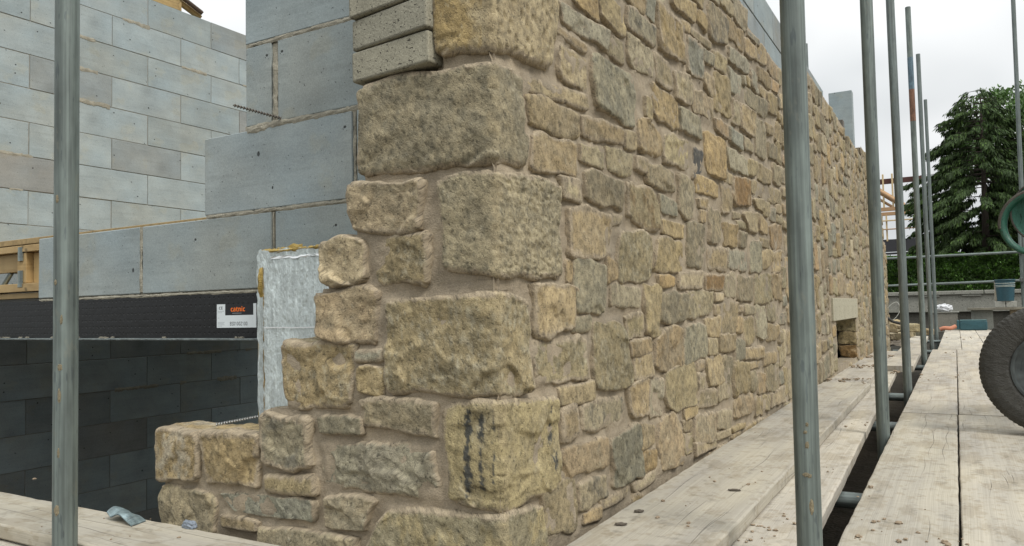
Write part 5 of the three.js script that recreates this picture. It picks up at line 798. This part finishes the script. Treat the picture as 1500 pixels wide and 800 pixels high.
function conifer(pos, H, rad, seed, label, tint) {
  const t = thing('conifer_tree', label, 'tree', pos, 'trees beyond the hedge'), R = rng(seed), L = [];
  mesh('trunk', bar([0, 0, 0], [0.1, H * 0.97, 0], 0.22, 0.02, 8), barkMat, t);
  const br = [];
  for (let y = 1.2; y < H - 0.1; y += 0.17) { const f = (y - 1.2) / (H - 1.2), r = rad * Math.pow(1 - f, 0.54) * (0.85 + 0.3 * R()), n = Math.round(8 * (1 - f) + 3), a0 = R() * 6; for (let k = 0; k < n; k++) { const an = a0 + k / n * 6.283 + (R() - 0.5) * 0.5, len = r * (0.75 + 0.4 * R()), sparse = f > 0.9 ? 0.35 : 1; const dx = Math.cos(an), dz = Math.sin(an); if (f > 0.6 || R() < 0.2) br.push(bar([0.1 * f, y, 0], [dx * len * 0.8, y + 0.1 * len - 0.12 * len, dz * len * 0.8], 0.02, 0.006, 4)); const m = Math.ceil(len * 24 * sparse); for (let c = 0; c < m; c++) { const s = 0.25 + 0.75 * Math.sqrt(R()), px = dx * len * s, pz = dz * len * s, py = y + len * (0.16 * s - 0.34 * s * s); const q = 7; for (let b = 0; b < q; b++) { const kx = 0.55 + 0.8 * R(), lit = R() < 0.25 ? 1.5 : 1; L.push([px + (R() - 0.5) * 0.26, py + (R() - 0.5) * 0.10, pz + (R() - 0.5) * 0.26, 0.14 + 0.14 * R(), 0.125, dx * 0.6 + (R() - 0.5), -0.55 - 0.6 * R(), dz * 0.6 + (R() - 0.5), tint[0] * kx * lit, tint[1] * kx * lit, tint[2] * kx]); } } } }
  leafMesh(L, 'crown', t, needleMat); mesh('branches', mergeGeometries(br), barkMat, t).userData.kind = 'stuff';
}
conifer([1.05, -2.13, -34], 10.9, 3.7, 5, 'tall dark conifer with drooping branches and sparse tip beyond the hedge', [.030, .058, .011]);
conifer([3.9, -2.13, -36.5], 11.2, 3.4, 9, 'second dark conifer standing behind the slim leaning pole', [.045, .085, .015]);
conifer([2.6, -2.13, -39.0], 9.0, 3.0, 15, 'lower dark conifer half hidden behind the tall one', [.034, .060, .012]);
{ // broadleaf tree
  const t = thing('broadleaf_tree', 'bright green leafy tree behind the conifers', 'tree', [2.75, -2.13, -39], 'trees beyond the hedge'), R = rng(43), L = []; mesh('trunk', bar([0, 0, 0], [0, 8, 0], 0.3, 0.12, 8), barkMat, t); const lb = [];
  for (let c = 0; c < 120; c++) { const an = R() * 6.283, el = Math.acos(1 - 1.5 * R()), rr = 2.7 * Math.cbrt(0.35 + 0.65 * R()), cx = rr * Math.sin(el) * Math.cos(an), cy = 9.0 + rr * Math.cos(el) * 1.05, cz = rr * Math.sin(el) * Math.sin(an), cr = 0.35 + 0.4 * R(); if (c % 6 === 0) lb.push(bar([0, 6.5, 0], [cx, cy, cz], 0.08, 0.02, 5)); for (let i = 0; i < 130; i++) { const u = R() * 6.283, w = Math.acos(2 * R() - 1), q = cr * Math.cbrt(R()), k = 0.6 + 0.7 * R(); L.push([cx + q * Math.sin(w) * Math.cos(u), cy + q * Math.cos(w) * 0.8, cz + q * Math.sin(w) * Math.sin(u), 0.10 + 0.10 * R(), 0.35, R() - 0.5, R() - 0.2, R() - 0.5, (.075 * k), .155 * k, .026 * k]); } }
  leafMesh(L, 'crown', t, leafMat); mesh('limbs', mergeGeometries(lb), barkMat, t).userData.kind = 'stuff';
}
{ // timber framed house going up
  const h = thing('timber_frame_house', 'unfinished timber framed house with bare rafters far behind the wall', 'house', [-2.4, -2.13, -45]), pale = std({ color: C(.60, .46, .26), roughness: 0.8 }), red = std({ color: C(.085, .035, .028), roughness: 0.8 }), dark = std({ color: C(.045, .045, .05), roughness: 0.9 }), tan = std({ color: C(.42, .26, .14), roughness: 0.8 });
  const b = (n, x0, x1, y0, y1, z0, z1, m) => mesh(n, rbox(x0, x1, y0, y1, z0, z1, 0.01, 1), m, h);
  b('ridge_beam', -2.4, 1.2, 8.98, 9.26, -0.05, 0.05, red); b('wall_beam', -0.1, 1.2, 7.48, 7.82, -0.05, 0.05, red); b('eaves_beam', -2.4, 1.2, 7.28, 7.46, 0.06, 0.2, tan); b('eaves_board', -2.4, -0.0, 7.52, 7.72, 0.06, 0.2, tan); b('floor_band', -2.4, 1.3, 5.35, 6.0, 0, 0.3, dark); b('deck_edge', -2.4, 1.3, 5.20, 5.30, 0.05, 0.4, dark); b('lower_wall', -2.4, 1.2, 0, 5.15, -0.3, 0, dark);
  for (const x of [-0.72, -0.28, 0.78]) b('stud', x, x + 0.085, 7.73, 9.5, 0.06, 0.14, pale); b('corner_post', 0.86, 1.0, 5.9, 8.2, 0.21, 0.32, pale); b('corner_post', -0.62, -0.54, 5.9, 7.27, 0.21, 0.32, pale); b('hand_rail', -0.9, 1.1, 6.95, 7.02, 0.34, 0.4, pale); b('side_rail', -0.9, 1.1, 6.5, 6.56, 0.34, 0.4, tan);
  mesh('rafter', bar([-1.0, 8.72, 0.1], [0.25, 7.75, 0.1], 0.15, 0.15, 4), tan, h); mesh('rafter', bar([-0.9, 8.2, 0.0], [-0.3, 7.75, 0.0], 0.07, 0.07, 4), tan, h);
}

renderer.render(scene, camera);
